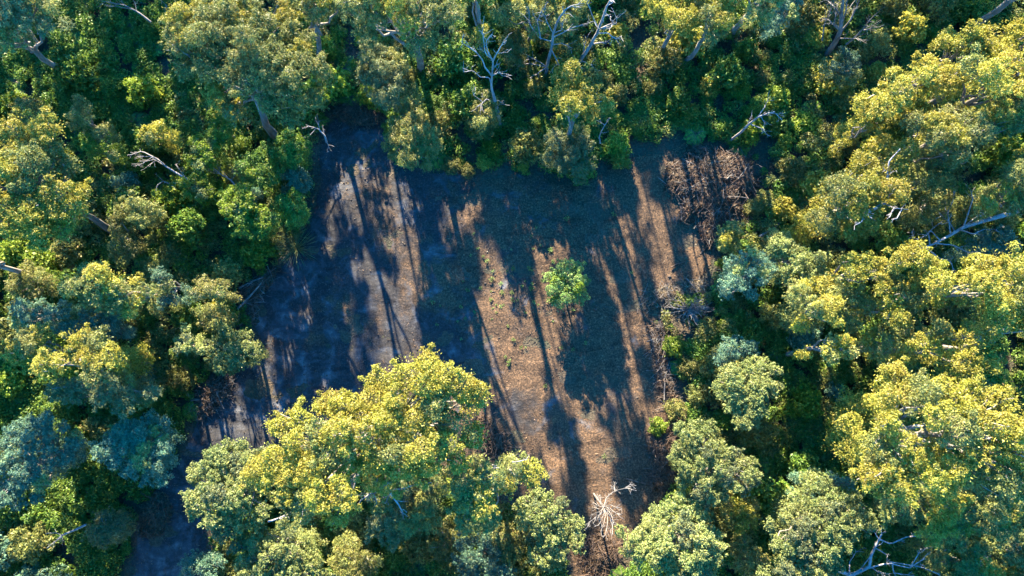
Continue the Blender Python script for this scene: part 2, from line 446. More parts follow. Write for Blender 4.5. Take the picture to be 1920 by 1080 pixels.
# species, label, outline in photo pixels, tree height, trunk foot in photo pixels or None
G = 'gum tree'
TABLE = [
# --- upper left
('sage', 'grey-green gum with two pale leaning trunks in the upper left corner', [(-25,-15),(122,-15),(112,50),(92,72),(60,75),(42,115),(0,128),(-35,112)], 15, (130,140)),
('gum', 'big olive gum with yellow rim above the narrow top end of the clearing', [(343,20),(377,3),(463,-4),(515,-12),(543,30),(580,43),(573,70),(583,110),(620,127),(637,145),(597,173),(580,220),(540,230),(487,216),(430,210),(400,180),(385,150),(333,143),(320,110),(330,67)], 17, (520,262)),
('gum', 'thin gum with bare grey trunk just right of the big yellow-rimmed gum', [(548,-15),(645,-15),(640,35),(605,58),(565,45)], 15, (602,114)),
('gold', 'big yellow-green gum crown with grey trunk at the left edge', [(-35,252),(40,238),(77,227),(127,230),(148,252),(138,290),(145,330),(160,370),(150,402),(125,448),(80,455),(40,440),(-35,450)], 14, (214,434)),
('gum', 'gum at the left edge whose dark slanting trunk points to the clearing', [(-60,470),(-8,462),(10,485),(-5,520),(-60,520)], 15, (106,514)),
('bright', 'bright lime-green young tree just right of the yellow-green gum at the left edge', ell(196,278,26,32,1), 6, None),
('olive', 'narrow khaki sapling standing above the bright lime-green young tree on the left', ell(160,226,18,36,2), 7, None),
('olive', 'rounded tan bushy tree left of the narrow khaki sapling', ell(52,214,24,20,3), 6, None),
('bright', 'lime-green bushy tree beside bleached twigs left of the clearing', ell(386,286,30,36,4), 6, None),
('bright', 'small lime-green tree topmost of the bright ones below the big yellow-rimmed gum', ell(420,246,25,26,5), 6, None),
('bright', 'lime-green tree lowest of the bright row left of the clearing', ell(374,348,34,26,6), 6, None),
('teal', 'small blue-green wattle on the left rim of the clearing below a dead bush', ell(552,332,30,30,7), 4.5, None),
('gold', 'light golden bushy tree among dark ferns between the two large left gums', ell(303,256,36,20,8), 5, None),
('dark', 'dark green bushy tree on the upper left rim under the bare arched bush', ell(545,282,36,30,51), 6, None),
('dark', 'dark green bushy tree between the lime-green row and the bluish rim wattle', ell(492,322,44,40,52), 6.5, None),
('dark', 'dark green bushy tree above the two spiky grass trees on the rim', ell(548,392,38,30,53), 5.5, None),
('dark', 'mid green bushy tree left of the two spiky grass trees', ell(478,415,42,34,54), 6.5, None),
('bright', 'lime-topped bushy tree left of the dark rim trees', ell(452,378,36,30,55), 7, None),
# --- upper middle
('gum', 'sparse olive gum with thick grey trunk at the top edge left of the dead trees', [(645,-15),(875,-15),(865,60),(822,88),(775,100),(735,82),(690,75),(655,50)], 17, (792,138)),
('sage', 'drooping grey-green gum foliage left of the thick grey trunk at the top', ell(718,135,44,58,9), 9, None),
('gold', 'small golden gum crown at the top edge above the tallest dead tree', ell(895,6,50,30,10), 14, None),
('gum', 'olive gum behind the white branches of the dead trees at the top', [(925,20),(980,-15),(1112,-15),(1095,40),(1065,72),(1000,62),(945,48)], 7.5, (985,85)),
('olive', 'brownish open bushy tree between the two bleached dead trees', ell(962,88,28,32,11), 5, None),
('gold', 'bushy yellow-green tree right behind the white forked dead tree', ell(1052,118,30,32,12), 4, None),
('gold', 'lone bright golden gum standing at the upper rim of the clearing', [(1023,213),(1032,185),(1042,160),(1067,144),(1107,150),(1129,160),(1141,187),(1130,215),(1118,236),(1090,252),(1055,245),(1030,240)], 13, (1070,310)),
('sage', 'grey-green lower tree directly below the lone bright golden gum', [(1045,240),(1100,245),(1108,305),(1092,338),(1052,332),(1024,290),(1030,255)], 6.5, None),
('olive', 'loose khaki tree on the rim beside the narrow top end of the clearing', [(763,167),(780,160),(785,190),(808,215),(822,250),(828,285),(800,312),(747,322),(738,295),(720,275),(738,218),(757,187)], 8, (775,290)),
('olive', 'olive bushy tree at the foot of the tallest dead tree', ell(908,212,26,34,14), 6, None),
('gold', 'small golden gum with pale slanting trunk at the top right of the dead trees', [(1205,35),(1215,5),(1260,-15),(1300,-10),(1308,35),(1296,66),(1262,74),(1225,78)], 11, (1237,113)),
('gum', 'grey-olive gum with leaning trunk right beside the small golden gum at the top', [(1308,0),(1350,-10),(1362,40),(1352,92),(1318,104),(1292,82),(1300,45)], 12, (1280,117)),
# --- upper right
('gum', 'yellow-olive gum at the top edge left of the round blue-green wattle', [(1372,-15),(1460,-15),(1452,20),(1425,50),(1395,40)], 14, (1371,66)),
('teal', 'round blue-green wattle at the top edge left of the many-stemmed dead tree', ell(1474,24,32,30,15), 8, None),
('teal', 'pale blue-green wattle at the foot of the many-stemmed dead tree', ell(1576,128,36,28,16), 5, None),
('gum', 'gum mostly out of view whose thick bare trunk slants into the upper right corner', [(1900,-60),(1990,-60),(1990,10),(1925,5),(1895,-20)], 18, (1809,60)),
('gold', 'golden gum topmost and leftmost of the big right-hand canopy', [(1733,87),(1773,73),(1813,80),(1825,97),(1800,115),(1780,134),(1747,128)], 14, None),
('gold', 'golden gum at the right edge under the bare corner trunk', [(1827,107),(1867,83),(1880,63),(1930,48),(1975,80),(1960,118),(1897,124),(1860,128)], 15, None),
('gold', 'broad golden gum on the upper left flank of the right-hand canopy', [(1640,155),(1680,133),(1723,120),(1753,140),(1773,149),(1767,187),(1727,200),(1693,215),(1640,229),(1610,222),(1611,187)], 14, None),
('gold', 'wide golden gum reaching the right edge in the upper canopy', [(1775,137),(1847,129),(1897,133),(1975,120),(1975,190),(1885,200),(1832,207),(1780,189)], 16, None),
('gum', 'olive-gold gum with white limbs showing in the middle of the right-hand canopy', [(1663,247),(1700,230),(1780,209),(1867,199),(1882,227),(1875,273),(1800,289),(1773,320),(1713,302),(1673,269)], 15, None),
('gold', 'small golden outer crown on the left fringe of the right-hand canopy', [(1578,233),(1613,214),(1660,222),(1664,247),(1635,258),(1595,252)], 11, None),
('gold', 'golden gum with downward tongue nearest the brush pile in the right canopy', [(1600,277),(1647,271),(1697,317),(1682,345),(1668,382),(1652,430),(1612,455),(1560,447),(1528,415),(1522,380),(1545,345),(1578,322),(1612,308)], 14, None),
('gum', 'olive gum at the right edge above the great fallen dead limb', [(1830,392),(1850,330),(1900,285),(1975,270),(1975,398),(1890,402)], 14, None),
('olive', 'dark khaki bushy tree left of the great fallen dead limb', ell(1742,388,30,36,18), 8, None),
('gum', 'darker olive gum between the canopy and the dark khaki bushy tree', ell(1738,335,42,32,19), 11, None),
# --- right middle
('teal', 'dense blue-green wattle on the right rim of the clearing', [(1350,503),(1380,483),(1413,458),(1443,490),(1452,527),(1427,549),(1397,569),(1355,557)], 8, None),
('pale', 'pale green wattle just right of the dense blue-green wattle', [(1413,447),(1447,438),(1487,453),(1500,473),(1542,473),(1548,492),(1527,522),(1493,540),(1462,522),(1447,495)], 8, None),
('gum', 'yellowish bushy tree above the dense blue-green wattle by the clearing', ell(1368,446,24,26,20), 4.5, None),
('gold', 'bright golden crown just below the great fallen dead limb', [(1643,493),(1660,473),(1683,457),(1703,465),(1732,473),(1737,500),(1715,522),(1673,530),(1645,519)], 15, None),
('gold', 'small golden crown between the pale wattle and the bright golden crown', [(1560,507),(1573,481),(1607,490),(1633,490),(1645,515),(1623,532),(1593,534),(1563,522)], 13, None),
('gum', 'wide shaded olive gum right of the clearing with golden patches on top', [(1465,573),(1493,540),(1533,530),(1573,534),(1615,542),(1622,580),(1602,622),(1567,645),(1513,617),(1475,602)], 12, None),
('gold', 'little round golden crown under the wide shaded olive gum', [(1520,652),(1547,629),(1580,641),(1585,663),(1557,679),(1527,672)], 12, None),
('gold', 'large golden gum running off the right edge in mid picture', [(1727,533),(1763,515),(1803,493),(1827,488),(1853,503),(1890,505),(1975,498),(1980,590),(1890,582),(1847,588),(1800,575),(1753,569)], 17, None),
('gold', 'golden gum with bare limb in its middle left of the large one at the edge', [(1623,547),(1675,532),(1727,535),(1723,575),(1680,615),(1633,609),(1618,573)], 14, None),
('gold', 'round golden crown with pale twigs below the gum with a bare limb', [(1688,639),(1713,615),(1747,612),(1775,627),(1789,652),(1757,672),(1727,682),(1695,669)], 14, None),
('gold', 'tall golden crown above the dark gap at the right edge', [(1763,589),(1790,563),(1830,578),(1842,620),(1880,645),(1892,662),(1847,682),(1843,702),(1800,702),(1773,689),(1785,647)], 16, None),
('gold', 'golden crown cut by the right edge beside the tall golden crown', [(1850,592),(1970,582),(1970,635),(1890,642)], 15, None),
('gum', 'olive gum with white curved bough between two golden crowns at right', [(1620,615),(1688,612),(1692,662),(1647,684),(1610,662)], 11, None),
('teal', 'shaded blue-green wattle beneath the great fallen dead limb', ell(1858,466,44,32,21), 8, None),
('pale', 'pale green wattle with blue-green top on the right rim below the upturned roots', [(1345,700),(1372,678),(1410,672),(1440,678),(1466,692),(1470,715),(1440,747),(1420,792),(1382,805),(1362,762),(1348,725)], 8, None),
('teal', 'blue-green wattle tucked above the pale wattle on the right rim', ell(1378,660,42,24,22), 6.5, None),
# --- lower right
('gold', 'largest golden gum of the lower right with knobbly crown', [(1573,823),(1603,787),(1610,757),(1600,725),(1625,697),(1665,693),(1690,715),(1740,713),(1800,730),(1850,721),(1887,760),(1893,783),(1920,803),(1935,850),(1927,905),(1850,909),(1795,889),(1777,902),(1727,929),(1640,929),(1615,915),(1587,892),(1575,860)], 18, None),
('gum', 'dull olive gum under the lower side of the largest golden gum', [(1640,930),(1780,903),(1905,912),(1935,960),(1885,1000),(1805,1012),(1705,990),(1650,972)], 12, None),
('pale', 'large pale green wattle on the bottom edge left of the bleached dead crown', [(1427,980),(1467,947),(1513,933),(1518,905),(1547,900),(1580,920),(1617,933),(1639,977),(1635,999),(1600,1022),(1567,1055),(1565,1095),(1428,1095),(1448,1035)], 10, None),
('teal', 'shaded blue-green wattle behind the large pale wattle of the bottom edge', [(1462,925),(1513,885),(1573,888),(1600,915),(1540,908),(1500,948)], 7, None),
('pale', 'pale yellow-green wattle beside the lower right corner of the clearing', [(1265,800),(1300,783),(1340,795),(1349,830),(1392,852),(1425,873),(1422,902),(1395,929),(1347,952),(1297,945),(1273,900),(1260,850)], 9, None),
('pale', 'broad pale wattle at the bottom edge right of the bleached standing snag', [(1158,1002),(1200,985),(1230,948),(1290,923),(1322,950),(1352,1000),(1362,1040),(1342,1072),(1270,1095),(1190,1062)], 9, None),
('gum', 'yellow-olive bushy tree between the two pale wattles of the lower right', ell(1385,960,38,34,23), 5.5, None),
('olive', 'brown-olive bushy tree at the bottom edge between two pale wattles', ell(1400,1045,34,38,24), 5.5, None),
('gum', 'olive gum at the bottom edge right of the bleached dead crown', [(1740,1020),(1800,1012),(1850,1030),(1870,1090),(1760,1095),(1745,1060)], 9, None),
('pale', 'pale wattle in the lower right corner', ell(1912,1025,40,36,25), 8, None),
('gum', 'last olive gum in the lower right corner beside the pale wattle', ell(1905,1085,46,28,26), 7, None),
# --- bottom middle
('gold', 'great golden gum with broad domed crown overhanging the bottom of the clearing', [(478,885),(490,830),(508,793),(550,752),(592,744),(622,758),(680,758),(678,720),(720,698),(757,686),(765,664),(790,668),(830,673),(870,698),(892,713),(909,740),(892,770),(884,800),(905,830),(892,856),(840,876),(790,888),(740,910),(692,915),(660,975),(600,976),(530,946),(498,915)], 17, None),
('gum', 'olive-gold gum with a side bough pointing right over the clearing', [(905,843),(960,843),(1002,857),(1011,873),(993,899),(967,902),(953,915),(952,947),(933,972),(900,982),(873,975),(850,953),(835,927),(850,880)], 14, None),
('sage', 'grey-green drooping gum beneath the great golden gum', [(697,905),(750,890),(795,888),(838,890),(832,930),(800,1000),(745,1012),(700,1000)], 11, None),
('teal', 'bluish wattle in the shade at the bottom edge left of the pale round wattle', [(858,990),(930,985),(960,1030),(985,1090),(880,1095),(850,1045)], 6, None),
('olive', 'yellow-olive bushy tree beside the pale round wattle at the bottom edge', ell(955,1015,34,40,27), 6, None),
('pale', 'pale round bright wattle at the bottom of the clearing left of the bleached standing snag', [(967,950),(993,927),(1033,918),(1063,927),(1075,953),(1092,980),(1099,1003),(1080,1035),(1060,1052),(1017,1087),(990,1070),(1000,1020),(973,987)], 8, None),
('pale', 'pale wattle hugging the left flank of the broad domed golden gum', [(357,867),(400,845),(443,821),(473,833),(500,850),(492,890),(500,935),(515,967),(477,992),(427,1005),(378,975),(358,950),(365,907)], 10, None),
('pale', 'pale wattle on the bottom edge below the broad domed golden gum', [(445,1007),(500,987),(560,978),(575,1020),(602,1053),(612,1095),(445,1095)], 9, None),
('teal', 'low blue-green wattle on the bottom edge beside the burnt track', ell(382,1064,42,24,28), 4.5, None),
('olive', 'olive bushy tree at the bottom edge below the grey-green drooping gum', ell(660,1050,52,44,29), 6, None),
('olive', 'small brownish tree in the shade right of the grey-green drooping gum', ell(835,1020,26,36,30), 5, None),
# --- lower left
('teal', 'round blue-green wattle in the shade beside the burnt track', [(163,843),(207,807),(227,787),(287,778),(327,798),(335,840),(315,902),(273,912),(240,889),(200,872)], 7.5, None),
('teal', 'large blue-green wattle at the left edge with yellow-lit outer side', [(-25,837),(20,803),(50,788),(100,768),(130,795),(142,833),(119,880),(102,907),(73,935),(50,975),(8,955),(-25,942)], 9, None),
('sage', 'shaded green bushy tree at lower left with a fallen branch beside it', ell(200,1000,36,38,31), 4.5, None),
('gum', 'yellow gum crown uppermost of the left middle group', [(123,563),(133,537),(157,515),(190,501),(215,508),(242,537),(238,555),(200,565),(160,572)], 12, None),
('gum', 'yellow-green gum right beside the uppermost yellow crown at left middle', [(227,562),(250,538),(280,518),(295,527),(289,567),(260,592),(231,589)], 11, None),
('teal', 'small silvery wattle between the yellow gums and the clearing at left', [(288,517),(320,508),(342,533),(335,562),(307,569),(291,547)], 8, None),
('olive', 'khaki gum nearest the left rim of the clearing in mid picture', [(365,543),(387,521),(425,530),(429,557),(400,569),(371,560)], 9, None),
('olive', 'brownish bushy tree below the khaki gum on the left rim', ell(402,596,34,22,32), 6, None),
('teal', 'loose blue-green wattle left of the yellow gum group', [(18,567),(67,555),(93,565),(129,573),(155,593),(133,615),(93,625),(48,622)], 8, None),
('teal', 'darker blue-green wattle under the uppermost yellow crown', ell(185,610,64,40,33), 7, None),
('gum', 'dark domed gum with yellow cap at lower left', [(31,667),(73,625),(122,621),(115,655),(97,689),(51,695)], 11, None),
('gold', 'orange-tipped gum lowest of the left middle group', [(103,677),(127,653),(150,625),(200,628),(249,645),(249,680),(255,705),(200,722),(150,715),(112,700)], 13, None),
('sage', 'shaded grey-green gum below the orange-tipped gum', [(105,712),(170,715),(260,700),(305,715),(300,745),(235,765),(150,752),(110,738)], 9, None),
('pale', 'pale wattle leaning over the left rim of the clearing', [(383,643),(427,618),(480,623),(505,647),(512,660),(493,679),(460,699),(407,692),(391,660)], 7, None),
('pale', 'small pale wattle left of the one leaning over the clearing', [(327,640),(358,612),(380,630),(382,660),(360,672),(333,655)], 7, None),
('olive', 'brownish leaning bushy tree below the gum trunk on the left', ell(228,445,18,52,34), 6, None),
('olive', 'tan bushy tree at the left edge under the dark slanting trunk', ell(60,530,46,34,35), 6, None),
('gum', 'olive bushy tree right of the left-edge gum trunk', ell(262,400,40,34,36), 6, None),
# --- in the clearing
('fresh', 'lone small green tree standing in the middle of the clearing', [(1022,520),(1040,500),(1062,487),(1078,484),(1092,505),(1104,535),(1098,560),(1075,575),(1062,585),(1040,572),(1026,548)], 3.6, (1058,552)),
]
for i, (sp, label, poly, zt, base) in enumerate(TABLE):
    cat = {'teal': 'wattle tree', 'pale': 'wattle tree', 'gold': G, 'gum': G, 'sage': G}.get(sp, 'small tree')
    nm = {'teal': 'wattle_tree', 'pale': 'wattle_tree', 'gold': 'gum_tree', 'gum': 'gum_tree', 'sage': 'gum_tree'}.get(sp, 'small_tree')
    if 'bushy' in label and sp in ('gum', 'sage', 'gold'): nm, cat = 'small_tree', 'small tree'
    big = sum(abs(poly[k][0] * poly[(k + 1) % len(poly)][1] - poly[(k + 1) % len(poly)][0] * poly[k][1]) for k in range(1)) 
    make_tree(nm, label, cat, sp, poly, zt, base, i, lr=1.0 if zt > 9 else .85, dens=.72 if sp == 'fresh' else 1.0, group={'gum_tree': 'gum trees round the clearing', 'wattle_tree': 'wattles round the clearing', 'small_tree': 'small bushy trees round the clearing'}[nm])

# ------------------------------------------------------------------ dead trees and fallen wood
def auto3d(base, u, v, dz=0.0):
    """height at which the line of sight through a pixel passes nearest to the upright axis over base"""
    A = np.array([0, 0, H]); D = P(u, v, 0) - A; B = np.array([base[0], base[1], 0.])
    hs = np.linspace(0, 24, 97)
    pts = np.array([P(u, v, h) for h in hs])
    k = np.argmin(np.hypot(pts[:, 0] - B[0], pts[:, 1] - B[1]))
    h = max(.2, hs[k] + dz)
    return P(u, v, h)

def z2(pts, k):     # coordinates read from the 3x enlargements of the photograph
    ox, oy = {1: (0, 0), 2: (640, 0), 3: (1280, 0), 4: (0, 360), 5: (640, 360), 6: (1280, 360), 7: (0, 720), 8: (640, 720), 9: (1280, 720)}[k]
    return [(x / 3 + ox, y / 3 + oy) for x, y in pts]

def smooth(p, n):
    p = np.asarray(p); t = np.linspace(0, 1, len(p)); tt = np.linspace(0, 1, n)
    return np.stack([np.interp(tt, t, p[:, i]) for i in range(3)], 1)

def twigs(mb, r, pts, rad, count, length):
    pts = np.asarray(pts)
    for _ in range(count):
        i = r.integers(max(1, len(pts) // 3), len(pts))
        d = unit((pts[i] - pts[i - 1])[None])[0] + rand_dirs(r, 1)[0] * .9
        d[2] += .15
        L = length * r.uniform(.4, 1.2)
        p = wob(r, pts[i], pts[i] + unit(d[None])[0] * L, 5, .3)
        tube(mb, p, np.linspace(rad * .55, .012, 5), 4)
        if r.random() < .6:
            d2 = d + rand_dirs(r, 1)[0]
            tube(mb, wob(r, p[2], p[2] + unit(d2[None])[0] * L * .5, 4, .3), np.linspace(rad * .35, .01, 4), 4)

def dead_tree(name, label, cat, k, trunk, branches, r0, wood=None, heights=None, ntw=5, tl=1.0, seed=0, group=None, base=None):
    """trunk and branches as pixel lines; heights: a fixed (foot, top) pair for fallen wood"""
    r = np.random.default_rng(seed + 77)
    wood = wood or DEADWOOD; snag = name == 'dead_tree' and 'snag' in label
    tp = z2(trunk, k)
    bw = P(*tp[0])[:2] if base is None else P(*base)[:2]
    gz = float(ground_z(*bw))
    if heights is None:
        T = [np.array([bw[0], bw[1], gz - .3])] + [auto3d(bw, u, v) for u, v in tp[1:]]
        hof = lambda u, v: auto3d(bw, u, v, r.uniform(-.8, .8))
    else:
        hh = np.linspace(heights[0], heights[1], len(tp))
        T = [P(u, v, h) for (u, v), h in zip(tp, hh)]
        ta = np.array(tp)
        def hof(u, v):
            i = np.argmin(np.hypot(ta[:, 0] - u, ta[:, 1] - v))
            return P(u, v, max(.15, hh[i] + r.uniform(-.5, .9) * min(1, heights[1] / 3 + .2)))
    org = np.array([T[0][0], T[0][1], max(gz, T[0][2])])
    root = empty(name, org); tag(root, label, cat, group)
    n = max(10, len(T) * 3)
    tt = smooth(T, n) + np.cumsum(r.normal(0, .012, (n, 3)), 0)
    tb = MB(); tube(tb, tt, np.linspace(r0, r0 * .28, n), 6)
    twigs(tb, r, tt[n // 2:], r0 * .4, ntw, tl)
    tb.build('trunk', [wood], root, smooth=True, origin=org)
    for b in branches:
        bp = z2(b, k)
        Bp = [hof(u, v) for u, v in bp]
        j = np.argmin([np.hypot(px_of(q)[0] - bp[0][0], px_of(q)[1] - bp[0][1]) for q in tt])
        if np.hypot(px_of(tt[j])[0] - bp[0][0], px_of(tt[j])[1] - bp[0][1]) < 14: Bp[0] = tt[j]
        for i in range(1, len(Bp)):            # keep a bough from jumping in depth
            u, v = bp[i]
            Bp[i] = P(u, v, np.clip(Bp[i][2], Bp[i - 1][2] - .7, Bp[i - 1][2] + 1.1))
        m = max(7, len(Bp) * 3)
        q = smooth(Bp, m) + np.cumsum(r.normal(0, .014, (m, 3)), 0)
        bb = MB(); rb = r0 * r.uniform(.26, .4)
        tube(bb, q, np.linspace(rb, .02, m), 6)
        twigs(bb, r, q, rb * .6, ntw, tl)
        bb.build('branch', [wood], root, smooth=True, origin=org)
    return root

GD = 'dead trees round the clearing'
dead_tree('dead_tree', 'tallest bleached dead tree with spread boughs above the top of the clearing', 'dead tree', 2,
  [(895,715),(885,640),(860,560),(845,500),(850,420),(855,350)],
  [[(845,500),(830,440),(780,440),(740,400),(690,410)],[(850,420),(810,380),(800,340),(760,290),(700,250),(680,230)],[(855,350),(810,300),(800,200),(795,170)],
   [(855,350),(870,300),(905,240)],[(850,340),(830,300),(815,240),(850,200)],[(860,580),(820,590),(780,560),(740,530)],[(870,600),(900,575)],[(850,430),(890,410)],[(858,570),(820,560),(770,600)]], .18, seed=1, group=GD)
dead_tree('dead_tree', 'bleached dead tree forking over the top edge right of the white tangled one', 'dead tree', 2,
  [(1300,415),(1350,330),(1400,260),(1440,190),(1470,110),(1490,40),(1510,5)],
  [[(1440,190),(1500,185),(1540,220),(1575,200)],[(1460,160),(1510,150),(1550,125),(1550,95)],[(1445,160),(1410,80),(1380,20)],[(1400,260),(1450,240),(1495,238)],
   [(1360,310),(1365,250),(1385,200)],[(1340,350),(1400,360),(1440,398)],[(1345,380),(1370,395),(1360,430)],[(1475,185),(1530,130),(1510,95)]], .19, seed=2, group=GD)
dead_tree('dead_tree', 'white tangled dead tree with drooping lower boughs at the top middle', 'dead tree', 2,
  [(1148,430),(1165,330),(1185,260),(1190,190),(1215,120),(1260,60),(1295,40)],
  [[(1140,390),(1090,420),(1010,428)],[(1150,370),(1100,340),(1020,300)],[(1140,380),(1060,360),(970,370)],[(1190,200),(1240,170),(1250,120)],[(1190,260),(1240,250),(1300,275)],
   [(1185,230),(1110,210),(1060,130),(1060,60)],[(1190,190),(1150,110),(1120,60)],[(1185,280),(1215,350),(1230,380)],[(1195,210),(1300,160),(1415,125)],[(1120,220),(1100,120),(1130,40)]], .17, seed=3, group=GD)
dead_tree('dead_tree', 'many-stemmed grey dead tree at the top edge in the upper right', 'dead tree', 3,
  [(785,340),(850,250),(885,180),(890,90),(900,0),(905,-60)],
  [[(920,250),(980,200),(1040,130),(1100,70)],[(885,190),(940,120),(985,20),(1000,-40)],[(785,230),(800,130),(840,40),(855,10)],[(870,160),(830,120),(790,100)],
   [(885,100),(850,40),(810,0)],[(895,215),(985,220)],[(1020,170),(1070,160)],[(890,150),(920,60),(930,-20)],[(880,180),(850,130),(870,60)]], .26, GREYWOOD, seed=4, ntw=8, group=GD)
dead_tree('dead_tree', 'slender bleached dead tree with flat forked top above the brush pile', 'dead tree', 3,
  [(255,800),(320,750),(375,695),(430,655),(470,640),(520,630)],
  [[(430,660),(465,600),(480,560)],[(470,640),(520,640),(555,680)],[(375,695),(440,720),(470,745)],[(440,655),(460,690)],[(360,705),(390,650)]], .14, seed=5, tl=.7, group=GD)
dead_tree('fallen_tree', 'great fallen dead limb with antler-like white boughs at the right', 'fallen tree', 6,
  [(1990,60),(1860,115),(1700,160),(1580,200),(1500,245),(1400,300),(1310,325)],
  [[(1580,200),(1650,140),(1740,95)],[(1560,210),(1640,240),(1700,210),(1790,210)],[(1500,240),(1490,120),(1525,50),(1525,0)],[(1495,150),(1480,80),(1460,30)],[(1400,300),(1380,230),(1440,180)],
   [(1310,325),(1330,260),(1300,260),(1290,220)],[(1430,290),(1520,300),(1600,340),(1660,335)],[(1370,310),(1440,375),(1500,390),(1520,440)],[(1540,220),(1500,170),(1440,120)],[(1590,190),(1630,40),(1620,0)],[(1760,210),(1800,235)],[(1460,270),(1400,220),(1340,260)]],
  .21, DEADWOOD, (8.5, 6.5), seed=6, tl=.8)
dead_tree('dead_branch', 'white dead bough zigzagging over the golden gum nearest the brush pile', 'dead branch', 6,
  [(1020,120),(1080,90),(1140,60),(1160,20),(1200,-30)],
  [[(1140,60),(1190,90),(1270,95)],[(1190,90),(1160,140)],[(1230,100),(1210,145),(1180,150)],[(1020,120),(1010,170),(970,190)],[(1040,110),(1020,70),(950,60)],[(1030,120),(1055,145)]], .16, DEADWOOD, (13, 13.2), seed=7, tl=.5)
dead_tree('dead_branch', 'pale curved dead limb over the canopy above the antler-like one', 'dead branch', 3,
  [(1160,1080),(1150,980),(1170,900),(1230,835)], [[(1150,980),(1120,940)],[(1160,1000),(1185,960)]], .11, DEADWOOD, (12.5, 13.5), seed=8, tl=.5, ntw=2)
dead_tree('dead_tree', 'dead stems in the lower right corner tangled like antlers', 'dead tree', 9,
  [(860,1040),(950,1075),(1050,1030),(1060,960),(1100,880),(1120,850)],
  [[(1040,1060),(1160,1000),(1280,1030),(1320,960),(1340,920)],[(1280,1030),(1360,985)],[(1100,880),(1170,900),(1260,860),(1350,855),(1390,870)],[(1100,880),(1070,820)],[(1110,920),(1150,960),(1150,1010)],
   [(1050,960),(1000,1040),(930,1080)],[(940,1060),(940,1000),(975,940)],[(1160,1000),(1350,1030),(1450,1075)],[(1060,1050),(1120,1075)],[(1180,1000),(1190,1060),(1300,1075)]], .17, DEADWOOD, (6, 8), seed=9, tl=.8, group=GD)
dead_tree('dead_branch', 'thin forked dead stem at the bottom edge right of the tangled stems', 'dead branch', 9,
  [(1720,1080),(1680,1030),(1675,990),(1710,960)], [[(1675,990),(1730,965)],[(1680,1030),(1660,1000)]], .08, DEADWOOD, (5, 7), seed=10, tl=.4, ntw=2)
dead_tree('fallen_branch', 'bleached forked branch lying alone in the shaded lower left', 'fallen branch', 7,
  [(485,790),(420,820),(350,850),(310,885),(270,920)], [[(350,850),(310,838),(265,842)],[(370,845),(300,890)],[(340,855),(355,880)]], .10, DEADWOOD, (2.4, 2.6), seed=11, tl=.5, ntw=3)
dead_tree('dead_bush', 'bleached bare bush sprawling among green shrubs left of the clearing', 'dead bush', 1,
  [(1060,1010),(1010,985),(940,940),(880,890),(800,850),(740,870)], [[(880,890),(820,910),(780,930)],[(870,890),(780,880)],[(940,940),(880,905),(840,930)],[(1060,1010),(1020,960),(995,920)],[(1060,1000),(1010,1030)],[(860,880),(800,920)]], .10, DEADWOOD, (2.5, 3.6), seed=12, tl=.7, ntw=6, group='bare bushes left of the clearing')
dead_tree('dead_bush', 'bare bush of grey forked stems between two lime-green trees', 'dead bush', 1,
  [(1330,1050),(1290,1010),(1240,980),(1180,930)], [[(1240,980),(1200,975),(1170,965)],[(1280,1005),(1250,960),(1230,940)],[(1300,1020),(1320,985)]], .09, DEADWOOD, (2.5, 3.5), seed=13, tl=.6, ntw=6, group='bare bushes left of the clearing')
dead_tree('dead_bush', 'small white bare bush topmost left of the clearing', 'dead bush', 1,
  [(1215,800),(1180,790),(1140,795),(1108,798)], [[(1180,790),(1160,765),(1140,775)],[(1170,795),(1185,760)]], .07, DEADWOOD, (3, 3.5), seed=14, tl=.5, ntw=6, group='bare bushes left of the clearing')
dead_tree('dead_bush', 'bare bush with arched stems on the rim under the big yellow-rimmed gum', 'dead bush', 1,
  [(1840,800),(1830,760),(1790,720),(1740,710)], [[(1800,730),(1790,690)],[(1780,725),(1740,770),(1690,775)],[(1835,770),(1815,720)],[(1840,790),(1850,830)]], .10, DEADWOOD, (2, 3), seed=15, tl=.7, ntw=5, group='bare bushes left of the clearing')
dead_tree('dead_bush', 'curved bare stem low left of the bleached sprawling bush', 'dead bush', 1,
  [(875,1085),(885,1045),(920,1020),(975,1055)], [[(920,1020),(900,1000)]], .07, DEADWOOD, (2, 3), seed=16, tl=.6, ntw=4, group='bare bushes left of the clearing')
dead_tree('dead_bush', 'small hooked dead stem right of the lone golden gum', 'dead bush', 2,
  [(1455,805),(1450,770),(1465,735),(1490,690)], [[(1480,710),(1440,680)],[(1490,690),(1505,670)],[(1460,745),(1490,740)]], .09, DEADWOOD, (1.5, 4), seed=17, tl=.4, ntw=3)
dead_tree('fallen_branch', 'grey dead branches sprawling at the top edge left of the big gum', 'fallen branch', 1,
  [(850,125),(780,70),(700,30),(600,10)], [[(780,70),(760,10),(740,-20)],[(740,50),(660,40),(590,30)],[(700,30),(680,-10)],[(900,-5),(940,40)]], .10, GREYWOOD, (2.5, 4), seed=18, tl=.9, ntw=6)
dead_tree('dead_branch', 'grey dead bough reaching out of the leafy great golden gum', 'dead branch', 8,
  [(350,520),(270,555),(200,600),(110,655)], [[(270,555),(210,610),(155,605)],[(180,615),(200,670)],[(230,580),(160,640)]], .15, GREYWOOD, (13.5, 13), seed=19, tl=.6, ntw=4)
dead_tree('dead_branch', 'pale forked dead branch below the grey dead bough in the golden gum', 'dead branch', 8,
  [(270,600),(300,640),(330,685),(355,725)], [[(270,600),(340,590),(420,565),(510,560)],[(300,640),(350,660)],[(275,610),(260,650)]], .10, DEADWOOD, (13, 12.5), seed=20, tl=.5, ntw=4)
